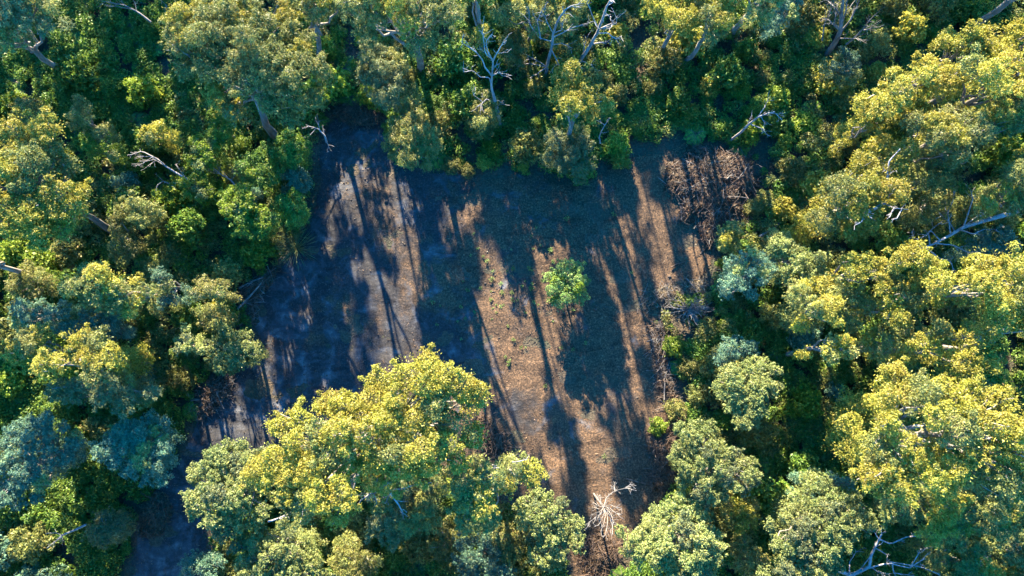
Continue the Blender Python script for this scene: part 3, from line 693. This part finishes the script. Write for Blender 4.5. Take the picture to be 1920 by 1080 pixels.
dead_tree('dead_branch', 'pale bare bough on the side limb pointing over the clearing', 'dead branch', 8,
  [(780,530),(820,490),(870,455)], [[(850,475),(880,470)],[(800,510),(805,590),(820,650)],[(960,440),(1040,430)]], .11, DEADWOOD, (13.5, 14), seed=21, tl=.4, ntw=2)
dead_tree('dead_branch', 'dead forked twig poking from the pale wattle under the domed gum', 'dead branch', 7,
  [(1510,772),(1560,755),(1600,735),(1625,722)], [[(1560,755),(1600,760)],[(1690,780),(1705,690)]], .07, DEADWOOD, (9, 9.5), seed=22, tl=.4, ntw=3)
# the snag at the bottom of the clearing: a straight stem with a star of short boughs on top
sb = (1113, 925)
dead_tree('dead_tree', 'bleached standing snag with star of bare boughs at the bottom of the clearing', 'dead tree', 8,
  [((sb[0]-640)*3, (sb[1]-720)*3),(1475,700),(1480,690)],
  [[(1478,690),(1490,640),(1540,600),(1610,580),(1660,595)],[(1540,605),(1535,570)],[(1600,585),(1625,565)]] +
  [[(1478,690),((1478 * 2 + x) / 3 + (y - 692) * .1, (690 * 2 + y) / 3 - (x - 1478) * .12),((1478 + 2 * x) / 3 + (y - 692) * .09, (690 + 2 * y) / 3),(x, y)] for x, y in [(1400,740),(1388,785),(1430,760),(1440,800),(1460,832),(1490,850),(1520,850),(1530,780),(1520,720),(1575,700),(1572,740),(1500,640),(1440,640),(1418,665),(1455,620),(1400,700)]],
  .10, GREYWOOD, seed=23, tl=.55, ntw=9, group=GD)

# upturned roots beside the clearing
def root_ball(u, v):
    r = np.random.default_rng(5); c = P(u, v, .2); c[2] = ground_z(c[0], c[1])
    root = empty('fallen_tree', c); tag(root, 'bleached upturned root mass on the right rim of the clearing', 'fallen tree')
    tb = MB(); e = P(u + 48, v + 62, .4)
    tube(tb, wob(r, c + [0, 0, .9], e, 8, .08), np.linspace(.24, .14, 8)); tb.build('trunk', [GREYWOOD], root, smooth=True, origin=c)
    rb = MB()
    for _ in range(58):
        d = rand_dirs(r, 1)[0]; d[2] = abs(d[2]) * .9; d = d * np.array([1.2, .75, .9])
        L = r.uniform(.8, 2.1)
        p = wob(r, c + [0, 0, .8], c + np.array([0, 0, .9]) + d * L, 6, .28)
        tube(rb, p, np.linspace(.06, .014, 6), 5)
        twigs(rb, r, p, .04, 2, .5)
    rb.build('roots', [GREYWOOD], root, smooth=True, origin=c)
root_ball(1287, 582)

# ------------------------------------------------------------------ brush piles
def brush_pile(label, poly_px, h, nst, woods, leafm, seed, dens=260, cat='brush pile', name='brush_pile'):
    r = np.random.default_rng(seed)
    poly = [tuple(P(u, v, h * .4)[:2]) for u, v in poly_px]
    a = np.array(poly); c = np.r_[a.mean(0), 0]; c[2] = ground_z(c[0], c[1])
    root = empty(name, c); tag(root, label, cat, 'heaps of cleared brush round the clearing')
    xs_ = np.arange(a[:, 0].min(), a[:, 0].max() + .2, .2); ys_ = np.arange(a[:, 1].min(), a[:, 1].max() + .2, .2)
    X, Y = np.meshgrid(xs_, ys_, indexing='ij')
    def top(x, y):
        d = np.where(in_poly(poly, x, y), edge_dist(poly, x, y), 0)
        return ground_z(x, y) + h * np.clip(d / 1.3, 0, 1) ** .8 * (.55 + .3 * fbm(x * 4, y * 4, seed) + .45 * np.clip(d / 2.5, 0, 1)) - .03
    V = np.stack([X, Y, top(X, Y)], -1).reshape(-1, 3); ny = len(ys_)
    I, J = np.meshgrid(np.arange(len(xs_) - 1), np.arange(ny - 1), indexing='ij'); q = (I * ny + J).ravel()
    Q = np.stack([q, q + ny, q + ny + 1, q + 1], -1); Q = Q[in_poly(poly, *(V[Q].mean(1)[:, :2].T))]
    used = np.unique(Q); lut = np.zeros(len(V), int); lut[used] = np.arange(len(used))
    mb = MB(); mb.quads(V[used], lut[Q], 0)
    lo, hi = a.min(0), a.max(0); n = int(np.prod(hi - lo) * dens)
    p = r.uniform(lo, hi, (n, 2)); p = p[in_poly(poly, p[:, 0], p[:, 1])]
    zz = top(p[:, 0], p[:, 1]) + r.uniform(.0, .22, len(p))
    ax = rand_dirs(r, len(p)); ax[:, 2] *= .6
    leaf_quads(mb, np.c_[p, zz], ax, rand_dirs(r, len(p)) + [0, 0, .5], r.uniform(.12, .42, len(p)), r.uniform(.025, .09, len(p)), 1)
    mb.build('mound', [GROUNDMAT, leafm], root, origin=c)
    for wi, wm in enumerate(woods):
        sb_ = MB()
        for _ in range(int(nst * 1.7) // len(woods)):
            for _t in range(20):
                s = r.uniform(lo, hi)
                if in_poly(poly, np.array([s[0]]), np.array([s[1]]))[0]: break
            z = float(top(s[0], s[1])) + r.uniform(.05, .35)
            th = r.uniform(0, 6.28); d = np.array([math.cos(th), math.sin(th), r.normal(0, .22)]); L = r.uniform(.5, 2.2)
            p0 = np.r_[s, z] - d * L / 2; p1 = np.r_[s, z] + d * L / 2
            p0[2] = max(p0[2], ground_z(*p0[:2]) + .02); p1[2] = max(p1[2], ground_z(*p1[:2]) + .02)
            q_ = wob(r, p0, p1, 5, .12); rr = r.uniform(.007, .020) * (3.5 if r.random() < .07 else 1)
            tube(sb_, q_, np.linspace(rr, rr * .5, 5), 4)
            if r.random() < .5: twigs(sb_, r, q_, rr * .7, 2, .5)
        sb_.build('sticks', [wm], root, smooth=True, origin=c)
GROUNDMAT = bark_mat('heaped_soil', (.014, .010, .008), (.035, .023, .016), (.075, .05, .034), 5)
BW = BRUSHWOOD
brush_pile('large brown brush pile at the upper right corner of the clearing', [(1252,304),(1284,288),(1301,256),(1329,279),(1366,274),(1409,293),(1430,344),(1400,375),(1409,420),(1366,416),(1346,466),(1316,452),(1309,412),(1272,416),(1278,375),(1244,350)], 1.4, 420, [BW, BW, BW, GREYWOOD], LM['dry'], 1)
brush_pile('pale brown windrow of sticks along the right rim of the clearing', [(1215,610),(1245,600),(1255,650),(1258,700),(1268,750),(1250,770),(1232,720),(1225,660)], .8, 120, [BW, GREYWOOD], LM['dry'], 2)
brush_pile('reddish dark brush heap at the lower right corner of the clearing', [(1218,830),(1245,785),(1262,778),(1270,830),(1255,890),(1230,925),(1212,905),(1230,865)], .9, 150, [BW, BW], LM['dry'], 3)
brush_pile('reddish brush heap around the foot of the bleached standing snag', [(1088,1000),(1110,985),(1135,1000),(1158,1030),(1140,1085),(1100,1090),(1080,1045)], .6, 110, [BW], LM['dry'], 4)
brush_pile('brown brushwood on the left rim below the pale leaning wattle', [(378,705),(410,690),(440,700),(430,740),(395,775),(368,790),(372,740)], 1.0, 150, [BW, GREYWOOD], LM['dry'], 5)
brush_pile('dark brushwood filling the narrow top end of the clearing', [(622,205),(650,185),(700,182),(722,215),(700,235),(650,232)], 1.1, 160, [BW], LM['dry'], 6)
brush_pile('reddish brushwood under the great golden gum beside the clearing', [(885,785),(910,775),(935,800),(960,850),(930,855),(895,830)], .8, 130, [BW], LM['dry'], 7)
brush_pile('tan mound of dry grass and sticks next to the upturned roots', [(1205,550),(1235,540),(1290,520),(1330,530),(1335,560),(1280,570),(1220,580)], .9, 60, [GREYWOOD], leaf_mat('dry_grass', [(0,(.05,.035,.02)),(.6,(.11,.08,.045)),(1,(.20,.15,.085))], .1), 8, 320)
brush_pile('shaded brushwood on the left rim below the khaki gum', [(440,545),(480,515),(520,505),(510,530),(480,560),(470,610),(448,590)], .8, 120, [BW, GREYWOOD], LM['dry'], 9)
brush_pile('shaded brown heap left of the burnt track at lower left', [(255,960),(280,920),(310,925),(325,960),(300,1005),(262,1010)], .9, 60, [BW], LM['dry'], 10)
brush_pile('scattered sticks along the rim right of the brush pile', [(1345,425),(1400,400),(1455,405),(1450,430),(1390,440),(1350,455)], .6, 110, [BW, GREYWOOD], LM['dry'], 11)

def log(label, k, pts, rad, wood, seed, h=.15):
    r = np.random.default_rng(seed); pp = [P(u, v, h) for u, v in z2(pts, k)]
    pp = [q + [0, 0, float(ground_z(q[0], q[1]))] for q in pp]
    n = 9; q = smooth(pp, n) + np.cumsum(r.normal(0, .01, (n, 3)), 0)
    mb = MB(); tube(mb, q, np.linspace(rad, rad * .55, n), 6); twigs(mb, r, q, rad * .4, 5, .6)
    o = mb.build('log', [wood], None, smooth=True, origin=q[0]); o.location = q[0]
    tag(o, label, 'log')
log('long grey log on the shaded left rim of the clearing', 4, [(1330,660),(1400,590),(1470,510)], .12, GREYWOOD, 1, .6)
log('thin grey log above the long one on the left rim', 4, [(1340,540),(1410,505),(1480,480)], .09, GREYWOOD, 2, .6)
log('grey log with twiggy end among yellow ferns on the right rim', 6, [(430,250),(500,210),(570,150)], .13, GREYWOOD, 3, 1.0)
log('short pale log lying on brown earth at the right of the clearing', 5, [(1860,420),(1890,402),(1930,388)], .06, BRUSHWOOD, 4)
log('dark branch lying across the lower right of the clearing', 8, [(1600,530),(1680,555),(1760,570)], .07, BRUSHWOOD, 5)

# ------------------------------------------------------------------ shrubs, ferns, ground cover
def shrub_mesh(seed, s, mat, nl, loose=.9, name='shrub'):
    r = np.random.default_rng(seed); mb = MB()
    for i in range(nl):
        a = i * 2.4 + r.uniform(-.3, .3); q = math.sqrt((i + .4) / nl) * .72
        h = (1.35 - .75 * q) * r.uniform(.8, 1.15)
        c = np.array([q * math.cos(a), q * math.sin(a), h]); lobe(mb, r, c, r.uniform(.22, .38), s, 0, loose, 4)
        tube(mb, wob(r, [0, 0, -.1], c, 5, .15), np.linspace(.035, .012, 5), 4, 1)
    for i in range(nl // 2):
        a = r.uniform(0, 6.28); q = r.uniform(.2, .7)
        lobe(mb, r, np.array([q * math.cos(a), q * math.sin(a), r.uniform(.3, .7)]), r.uniform(.25, .4), s, 0, loose * .7)
    return mb.mesh(name, [mat, DARKBARK])

def fern_mesh(seed, nf=13):
    r = np.random.default_rng(seed); mb = MB()
    for i in range(nf):
        a = i * 2.4 + r.uniform(-.3, .3); L = r.uniform(.75, 1.1); rise = r.uniform(.5, .9)
        t = np.linspace(0, 1, 15)[1:]
        d = np.array([math.cos(a), math.sin(a)]); s = np.array([-d[1], d[0], 0])
        p = np.c_[d[0] * t * L, d[1] * t * L, .35 + rise * t - 1.15 * rise * t ** 2]
        w = .30 * np.sin(np.clip(t * 1.08, 0, 1) * math.pi) ** .7 + .03
        for sg in (1, -1):
            ax = sg * s + np.array([d[0], d[1], -.15]) * .45
            c = p + unit(ax[None]) * (w / 2)[:, None]
            leaf_quads(mb, c, np.repeat(ax[None], len(t), 0), np.tile([0, 0, 1.], (len(t), 1)) + .25 * rand_dirs(r, len(t)), w * 1.05, np.full(len(t), .085), 0)
        tube(mb, np.vstack([[0, 0, 0], p]), np.linspace(.02, .006, 15), 4, 1)
    return mb.mesh('fern', [LM['fern'], DARKBARK])

S = dict(L=.15, W=.08, den=110, flat=.9, droop=.1, tuft=.4)
SF = dict(L=.15, W=.052, den=125, flat=1.0, droop=.2, tuft=.6)
KINDS = {
 'dark':  ('dark green leafy', [shrub_mesh(10 + i, S, LM['dark'], 13) for i in range(3)]),
 'bright': ('lime-green leafy', [shrub_mesh(20 + i, S, LM['bright'], 12) for i in range(3)]),
 'olive': ('khaki fine-leaved', [shrub_mesh(30 + i, SF, LM['olive'], 13) for i in range(3)]),
 'gum':   ('olive-green bushy', [shrub_mesh(40 + i, SF, LM['gum'], 13) for i in range(3)]),
 'gold':  ('yellow-green bushy', [shrub_mesh(45 + i, S, LM['gold'], 12) for i in range(2)]),
 'teal':  ('blue-green feathery', [shrub_mesh(50 + i, SF, LM['teal'], 12) for i in range(2)]),
 'pale':  ('pale green feathery', [shrub_mesh(60 + i, SF, LM['pale'], 12) for i in range(2)]),
}
FERNS = [fern_mesh(70 + i) for i in range(3)]
MARKS = [('the tallest dead tree', 925, 170), ('the big yellow-rimmed gum', 480, 120), ('the lone golden gum', 1080, 200), ('the brush pile', 1335, 345), ('the forked dead tree', 1105, 90),
 ('the many-stemmed dead tree', 1570, 70), ('the golden right-hand canopy', 1760, 200), ('the antler-like dead limb', 1790, 430), ('the dense blue-green wattle', 1400, 510), ('the upturned roots', 1290, 580),
 ('the bleached snag', 1133, 950), ('the largest lower-right gum', 1750, 810), ('the great golden gums', 700, 800), ('the burnt track', 310, 1000), ('the shaded round wattle', 250, 840),
 ('the wattle leaning over the rim', 440, 655), ('the orange-tipped gum', 180, 665), ('the silvery wattle', 315, 540), ('the lime-green trees', 385, 290), ('the left-edge gum', 70, 340),
 ('the upper left corner gum', 60, 60), ('the thick-trunked gum', 760, 60), ('the narrow clearing end', 665, 215), ('the slender dead tree', 1410, 235), ('the bottom-edge pale wattle', 1530, 990), ('the shaded olive gum', 1545, 590),
 ('the pale rim wattle', 1400, 710), ('the left-edge wattle', 60, 860), ('the bare corner trunk', 1840, 30), ('the small golden gum', 1250, 40), ('the sprawling bare bush', 290, 300), ('the khaki gum', 395, 545)]
def place_phrase(u, v):
    m = min(MARKS, key=lambda k: math.hypot(k[1] - u, k[2] - v))
    dx, dy = u - m[1], v - m[2]; d = math.hypot(dx, dy)
    if abs(dx) > 2 * abs(dy): w_ = 'right of' if dx > 0 else 'left of'
    elif abs(dy) > 2 * abs(dx): w_ = 'below' if dy > 0 else 'above'
    else: w_ = ('lower ' if dy > 0 else 'upper ') + ('right of' if dx > 0 else 'left of')
    return ('close ' if d < 55 else 'just ' if d < 110 else 'well ') + w_ + ' ' + m[0]

def mixture(u, v):
    if u < 345 and v < 265: return dict(dark=6, fern=6, bright=1.2, olive=.8, gum=.5)
    if v < 340 and u < 1200: return dict(dark=3, fern=1.5, bright=3.2, olive=1.8, gum=2, gold=.9)
    if v < 460: 
        if u > 1200: return dict(dark=2.6, bright=1.8, olive=2.5, gum=3, teal=.5, gold=1.2, fern=1)
    if u < 600 and v < 720: return dict(dark=1.4, bright=3, olive=3, gum=2.6, gold=1, teal=.8, fern=.5)
    if u < 480: return dict(dark=5, teal=2.6, olive=1, gum=1, fern=1)
    return dict(dark=4, gum=2.2, olive=2, bright=1.0, teal=.7, fern=1.2)

def put(mesh, name, x, y, sc, rz, label, cat, group, sz=1.0):
    o = bpy.data.objects.new(name, mesh); COL.objects.link(o)
    o.location = (x, y, ground_z(x, y) - .05); o.scale = (sc, sc, sc * sz); o.rotation_euler = (0, 0, rz)
    tag(o, label, cat, group)
    return o

r = np.random.default_rng(404)
sites = np.zeros((0, 2)); ns = nf = 0
SIZE = lambda s: 'small' if s < 1.15 else 'tall' if s > 1.75 else 'middling'
for _ in range(9000):
    u, v = r.uniform(-20, 1940), r.uniform(-20, 1100)
    p = P(u, v, .8)
    if clear_d(p[0:1], p[1:2])[0] > -.55: continue
    if 1195 < u < 1345 and 505 < v < 628 or 1345 < u < 1455 and 400 < v < 450 or 370 < u < 440 and 690 < v < 790: continue   # brush lies here
    m = mixture(u, v); k = list(m); k = k[r.choice(len(k), p=np.array([m[x] for x in k]) / sum(m.values()))]
    gap = 1.3 if k == 'fern' else 1.95
    if len(sites) and np.min(np.hypot(*(sites - p[:2]).T)) < gap: continue
    near = -float(clear_d(p[0:1], p[1:2])[0])
    if k == 'fern':
        if nf >= 230: continue
        nf += 1; sc = r.uniform(.85, 1.5)
        put(FERNS[r.integers(3)], 'fern', p[0], p[1], sc, r.uniform(0, 6.28), ('broad' if sc > 1.2 else 'small') + ' green fern rosette ' + place_phrase(u, v), 'fern', 'ferns under the gum trees')
    else:
        if ns >= 292: continue
        ns += 1; sc = r.uniform(.8, 2.1) * (1 if near > 1.6 else .7)
        d_, ms = KINDS[k]
        put(ms[r.integers(len(ms))], 'shrub', p[0], p[1], sc, r.uniform(0, 6.28), SIZE(sc) + ' ' + d_ + ' shrub ' + place_phrase(u, v), 'shrub', 'shrubs under the gum trees', r.uniform(.9, 1.4))
    sites = np.vstack([sites, p[:2]])
# shrubs the photograph shows one by one along the upper rim
for u, v, k, sc, lab in [(908,305,'gold',.85,'small golden shrub on the upper rim below the tallest dead tree'), (982,312,'gold',.65,'little yellow-green shrub on the upper rim left of the lone golden gum'),
    (845,312,'olive',1.0,'dark khaki shrub on the upper rim beside the loose khaki tree'), (876,320,'olive',.8,'brown shrub on the upper rim between khaki and golden shrubs'), (1165,300,'gold',1.1,'yellow-green shrub on the upper rim right of the lone golden gum'),
    (1150,220,'bright',.9,'lime shrub beside the small hooked dead stem'), (730,240,'dark',.8,'dark round shrub beside the loose khaki tree'), (1292,210,'gold',1.0,'bright golden shrub above the brush pile'), (1326,168,'gold',1.1,'yellow shrub beside a bluish one in the upper right'),
    (1342,150,'teal',.9,'bluish shrub behind a yellow one in the upper right'), (1525,75,'gold',1.4,'golden shrub just left of the many-stemmed dead tree'), (1640,88,'gum',1.4,'olive shrub right of the many-stemmed dead tree'), (1265,650,'bright',1.1,'vivid lime shrub on the right rim below the upturned roots'),
    (1300,690,'olive',1.3,'khaki shrub on the right rim beside the pale wattle'), (1310,740,'gum',1.2,'olive shrub on the right rim under the pale wattle'), (1235,800,'bright',.9,'lime shrub on the lower right rim above the reddish heap'), (1268,770,'olive',1.1,'khaki shrub on the right rim above the pale yellow-green wattle'), (1272,860,'gum',1.1,'olive shrub between the reddish heap and the pale yellow-green wattle'), (1505,432,'bright',1.2,'bright yellow-green shrub in the sunny gap right of the brush pile'), (1480,440,'bright',1.0,'bright shrub left in the sunny gap right of the brush pile')]:
    p = P(u, v, .8); put(KINDS[k][1][0], 'shrub', p[0], p[1], sc, u, lab, 'shrub', 'shrubs on the rim of the clearing')

# spiky grass trees on the left rim
def grass_tree(u, v, sc, label, seed):
    r = np.random.default_rng(seed); mb = MB(); n = 130
    a = r.uniform(0, 6.28, n); e = r.uniform(.1, 1.2, n)
    d = np.c_[np.cos(a) * np.cos(e), np.sin(a) * np.cos(e), np.sin(e)]
    for q, dd in zip((.45, 1.25), (0, -.25)):
        leaf_quads(mb, d * q * sc + np.array([0, 0, .4 + dd * sc]), d + np.array([0, 0, dd]), rand_dirs(r, n), np.full(n, .95 * sc), np.full(n, .05))
    p = P(u, v, .5); o = mb.build('grass_tree', [LM['sage']]); o.location = (p[0], p[1], ground_z(p[0], p[1])); tag(o, label, 'grass tree')
grass_tree(548, 440, 1.0, 'spiky grass tree on the left rim, upper of two', 1)
grass_tree(556, 466, 1.25, 'spiky grass tree on the left rim, lower and larger of two', 2)

# seedlings on the burnt earth
def seedling_mesh(seed):
    r = np.random.default_rng(seed); mb = MB(); n = 34
    d = rand_dirs(r, n); d[:, 2] = np.abs(d[:, 2])
    leaf_quads(mb, d * r.uniform(.08, .3, (n, 1)) + np.array([0, 0, .12]), d + .5 * rand_dirs(r, n), rand_dirs(r, n) + [0, 0, .8], r.uniform(.12, .22, n), r.uniform(.06, .11, n))
    tube(mb, np.array([[0, 0, -.05], [.01, .01, .15], [0, .02, .3]]), [.015, .012, .006], 4, 1)
    return mb.mesh('seedling', [LM['fresh'], DARKBARK])
SM = [seedling_mesh(i) for i in range(4)]
spots = [(1000,468),(1012,480),(985,500),(1030,475),(960,505),(1003,512),(965,545),(882,550),(872,575),(888,582),(925,572),(932,565),(955,560),(972,548),(945,560),(815,570),(1055,655),(875,598),(880,605),(945,665),(857,640),(1060,648),(915,485),
    (910,520),(990,497),(1015,462),(1022,485),(1040,482),(1000,525),(938,590),(1160,408),(1185,518),(918,600),(1125,860),(980,652),(1025,730),(812,575),(1218,612),(900,530),(1010,540),(983,560),(948,515),(932,548)]
for _ in range(30): spots.append((r.normal(955, 75), r.normal(545, 70)))
for u, v in spots:
    u += r.normal(0, 9); v += r.normal(0, 9)
    p = P(u, v); side = 'amid the clearing left of the lone green tree' if u < 1040 else 'right in the clearing near the lone green tree'
    o = put(SM[r.integers(4)], 'seedling', p[0], p[1], r.uniform(.35, .9), r.uniform(0, 6), 'tiny bright green seedling on burnt earth ' + side, 'seedling', 'seedlings on the burnt earth')
    o.location.z += .06

# ground cover: low leafy growth that covers the forest floor
def ground_cover():
    r = np.random.default_rng(8)
    mb = MB(); mats = [LM['dark'], LM['fern'], LM['olive'], LM['gum'], LM['bright']]
    SG = dict(L=.20, W=.10, den=58, flat=.8, droop=.1, tuft=.35)
    n = 0
    for _ in range(12500):
        u, v = r.uniform(-150, 2070), r.uniform(-150, 1200)
        p = P(u, v)
        cd = float(clear_d(p[0:1], p[1:2])[0])
        if cd > -.15 - .5 * r.random(): continue
        q = .5 * fbm(p[0] * 1.6, p[1] * 1.6, 50) + r.normal(0, .35)
        left = u < 345 and v < 300
        if left: mat = 1 if q > -.05 else 0
        else: mat = 0 if q < -.05 else 1 if q < .12 else 3 if q < .4 else 2 if q < .75 else 4
        if u < 420 and v > 720: mat = 0 if q < .3 else 1 if q < .6 else 3
        rad = r.uniform(.42, .85) * (1 if cd < -1.2 else .6)
        z = ground_z(p[0], p[1]) + rad * .45 + max(0, .35 + .55 * fbm(p[0] * 2.2, p[1] * 2.2, 51)) * min(1, -cd / 2)
        lobe(mb, r, np.array([p[0], p[1], z]), rad, SG, mat, .8)
    o = mb.build('ground_cover', mats); tag(o, 'low dark green leafy growth covering the forest floor', 'undergrowth', kind='stuff')
ground_cover()

# the unseen wood beyond the picture's edge, with poles added to shade the clearing
def forest():
    r = np.random.default_rng(12); mb = MB(); done = np.zeros((0, 2))
    mats = [LM['gum'], LM['gold'], LM['sage'], BARK]
    for _ in range(22000):
        x, y = r.uniform(-85, 85), r.uniform(-65, 100)
        u, v = px_of((x, y, 0.)); north = -250 < u < 1600 and v < 0
        out = max(-u, u - 1920, -v, v - 1080)
        if out < (40 if north else 70): continue
        if len(done) and np.min(np.hypot(*(done - [x, y]).T)) < ((2.7 if u < 720 else 1.9 if 800 < u < 960 and v > -220 else 2.5 if 960 <= u < 1400 else 2.4) if north else 5.2): continue
        done = np.vstack([done, [x, y]])
        if len(done) > 700: break
        s = dict(SPEC['gum']); s['L'] = .6; s['W'] = .2; mt = r.integers(3)
        if north:      # unseen slender poles with small open heads, spaced and shaped to cast shadow streaks
            tl_ = r.random() < (.7 if 800 < u < 960 and v > -220 else .38 if v > -300 else .75); h = r.uniform(17, 23) if tl_ else r.uniform(10.5, 15); R = r.uniform(.5, .95) if tl_ else r.uniform(.6, 1.3); s['den'] = 8; n = 12; tall = r.uniform(1.6, 3)
        else:
            h = r.uniform(11, 17); R = r.uniform(2.2, 3.6); s['den'] = 11; n = 16; tall = .9
        if north and r.random() < .18: n = 0
        if north and 960 <= u < 1400: R *= .55; n = n * 2 // 3; h = max(h, r.uniform(13, 21))
        lean = r.normal(0, .5, 2)
        for i in range(n):
            d = rand_dirs(r, 1)[0] * R; d[2] *= tall
            lobe(mb, r, np.array([x + lean[0], y + lean[1], h - R * tall]) + d, r.uniform(.4, .8) if north else r.uniform(.8, 1.4), s, mt)
        tr = r.uniform(.1, .26)
        tube(mb, wob(r, [x, y, -.3], [x + lean[0], y + lean[1], h - (1 if n else 0)], 7, .04), np.linspace(tr, tr * .35, 7), 6, 3)
    o = mb.build('forest', mats); tag(o, 'unseen gum forest past the edges of the view, with poles added for shadow streaks', 'forest', kind='stuff')
forest()

# litter on the burnt earth: twigs and dead leaves
def litter():
    r = np.random.default_rng(33); a = np.array(CLEAR); lo, hi = a.min(0), a.max(0)
    p = r.uniform(lo, hi, (42000, 2)); d = clear_d(p[:, 0], p[:, 1]); keep = (d > -.4) & (r.random(len(p)) < np.where(d < 1.2, 1, .35) * np.clip(.5 + fbm(p[:, 0] * 2, p[:, 1] * 2, 4), .05, 1)); p = p[keep]
    z = clear_z(p[:, 0], p[:, 1]) + r.uniform(.015, .06, len(p))
    ax = rand_dirs(r, len(p)); ax[:, 2] *= .25
    mb = MB(); L = r.uniform(.08, .45, len(p)); W = np.where(L > .28, .022, r.uniform(.03, .08, len(p)))
    leaf_quads(mb, np.c_[p, z], ax, np.tile([0, 0, 1.], (len(p), 1)) + .5 * rand_dirs(r, len(p)), L, W, 0)
    o = mb.build('litter', [LM['dry']]); tag(o, 'dead leaves and twigs strewn over the burnt earth', 'litter', kind='stuff')
litter()

# clods and charred lumps
def clods():
    r = np.random.default_rng(35); a = np.array(CLEAR); lo, hi = a.min(0), a.max(0)
    p = r.uniform(lo, hi, (4500, 2)); d = clear_d(p[:, 0], p[:, 1])
    keep = (d > -.3) & (r.random(len(p)) < np.clip(.35 + 1.2 * fbm(p[:, 0] * 1.5, p[:, 1] * 1.5, 14), .03, 1)); p = p[keep]
    mb = MB(); n = len(p); R = r.uniform(.025, .10, n) * np.where(r.random(n) < .05, 2.0, 1)
    Z = clear_z(p[:, 0], p[:, 1])
    cube = np.array([[-1,-1,-1],[1,-1,-1],[1,1,-1],[-1,1,-1],[-1,-1,1],[1,-1,1],[1,1,1],[-1,1,1]]) * .62
    fq = np.array([[0,1,5,4],[1,2,6,5],[2,3,7,6],[3,0,4,7],[4,5,6,7]])
    V = cube[None] * R[:, None, None] * r.uniform(.6, 1.5, (n, 8, 3)) * np.array([1, 1, .7])
    th = r.uniform(0, 6.28, n); c, s_ = np.cos(th)[:, None], np.sin(th)[:, None]
    V = np.stack([V[..., 0] * c - V[..., 1] * s_, V[..., 0] * s_ + V[..., 1] * c, V[..., 2]], -1) + np.c_[p, Z][:, None]
    Q = (fq[None] + (np.arange(n) * 8)[:, None, None]).reshape(-1, 4)
    mb.quads(V.reshape(-1, 3), Q)
    o = mb.build('debris', [GROUNDMAT]); tag(o, 'clods and charred lumps scattered on the burnt earth', 'debris', kind='stuff')
clods()

# ------------------------------------------------------------------ light and camera
w = bpy.data.worlds.new('World'); scene.world = w; w.use_nodes = True
nt = w.node_tree; nt.nodes.clear()
sky = nt.nodes.new('ShaderNodeTexSky'); sky.sky_type = 'NISHITA'; sky.sun_disc = False
sky.sun_elevation = SUN_EL; sky.sun_rotation = -SUN_AZ
sky.air_density = 1.0; sky.dust_density = .3; sky.ozone_density = 4.0
bg = nt.nodes.new('ShaderNodeBackground'); bg.inputs['Strength'].default_value = .138
ow = nt.nodes.new('ShaderNodeOutputWorld')
hs = nt.nodes.new('ShaderNodeHueSaturation'); hs.inputs['Saturation'].default_value = 1.6
nt.links.new(sky.outputs[0], hs.inputs['Color']); nt.links.new(hs.outputs[0], bg.inputs[0]); nt.links.new(bg.outputs[0], ow.inputs[0])
ld = bpy.data.lights.new('sun', 'SUN'); ld.energy = 5.0; ld.angle = math.radians(.5); ld.color = (1.0, .86, .62)
lo = bpy.data.objects.new('sun', ld); COL.objects.link(lo)
sd = Vector((-math.sin(SUN_AZ) * math.cos(SUN_EL), math.cos(SUN_AZ) * math.cos(SUN_EL), math.sin(SUN_EL)))
lo.rotation_euler = sd.to_track_quat('Z', 'Y').to_euler(); lo.location = sd * 80
cam = bpy.data.cameras.new('camera'); cam.lens = 36 * F / 1920; cam.sensor_width = 36; cam.clip_end = 6000
co = bpy.data.objects.new('camera', cam); COL.objects.link(co)
co.location = (0, 0, H); co.rotation_euler = (TILT, 0, 0)
scene.camera = co
vs = scene.view_settings; vs.view_transform = 'Standard'; vs.look = 'None'; vs.gamma = 1; vs.exposure = 3.38
scene.cycles.max_bounces = 6; scene.cycles.diffuse_bounces = 3; scene.cycles.transmission_bounces = 3
scene.cycles.use_denoising = True
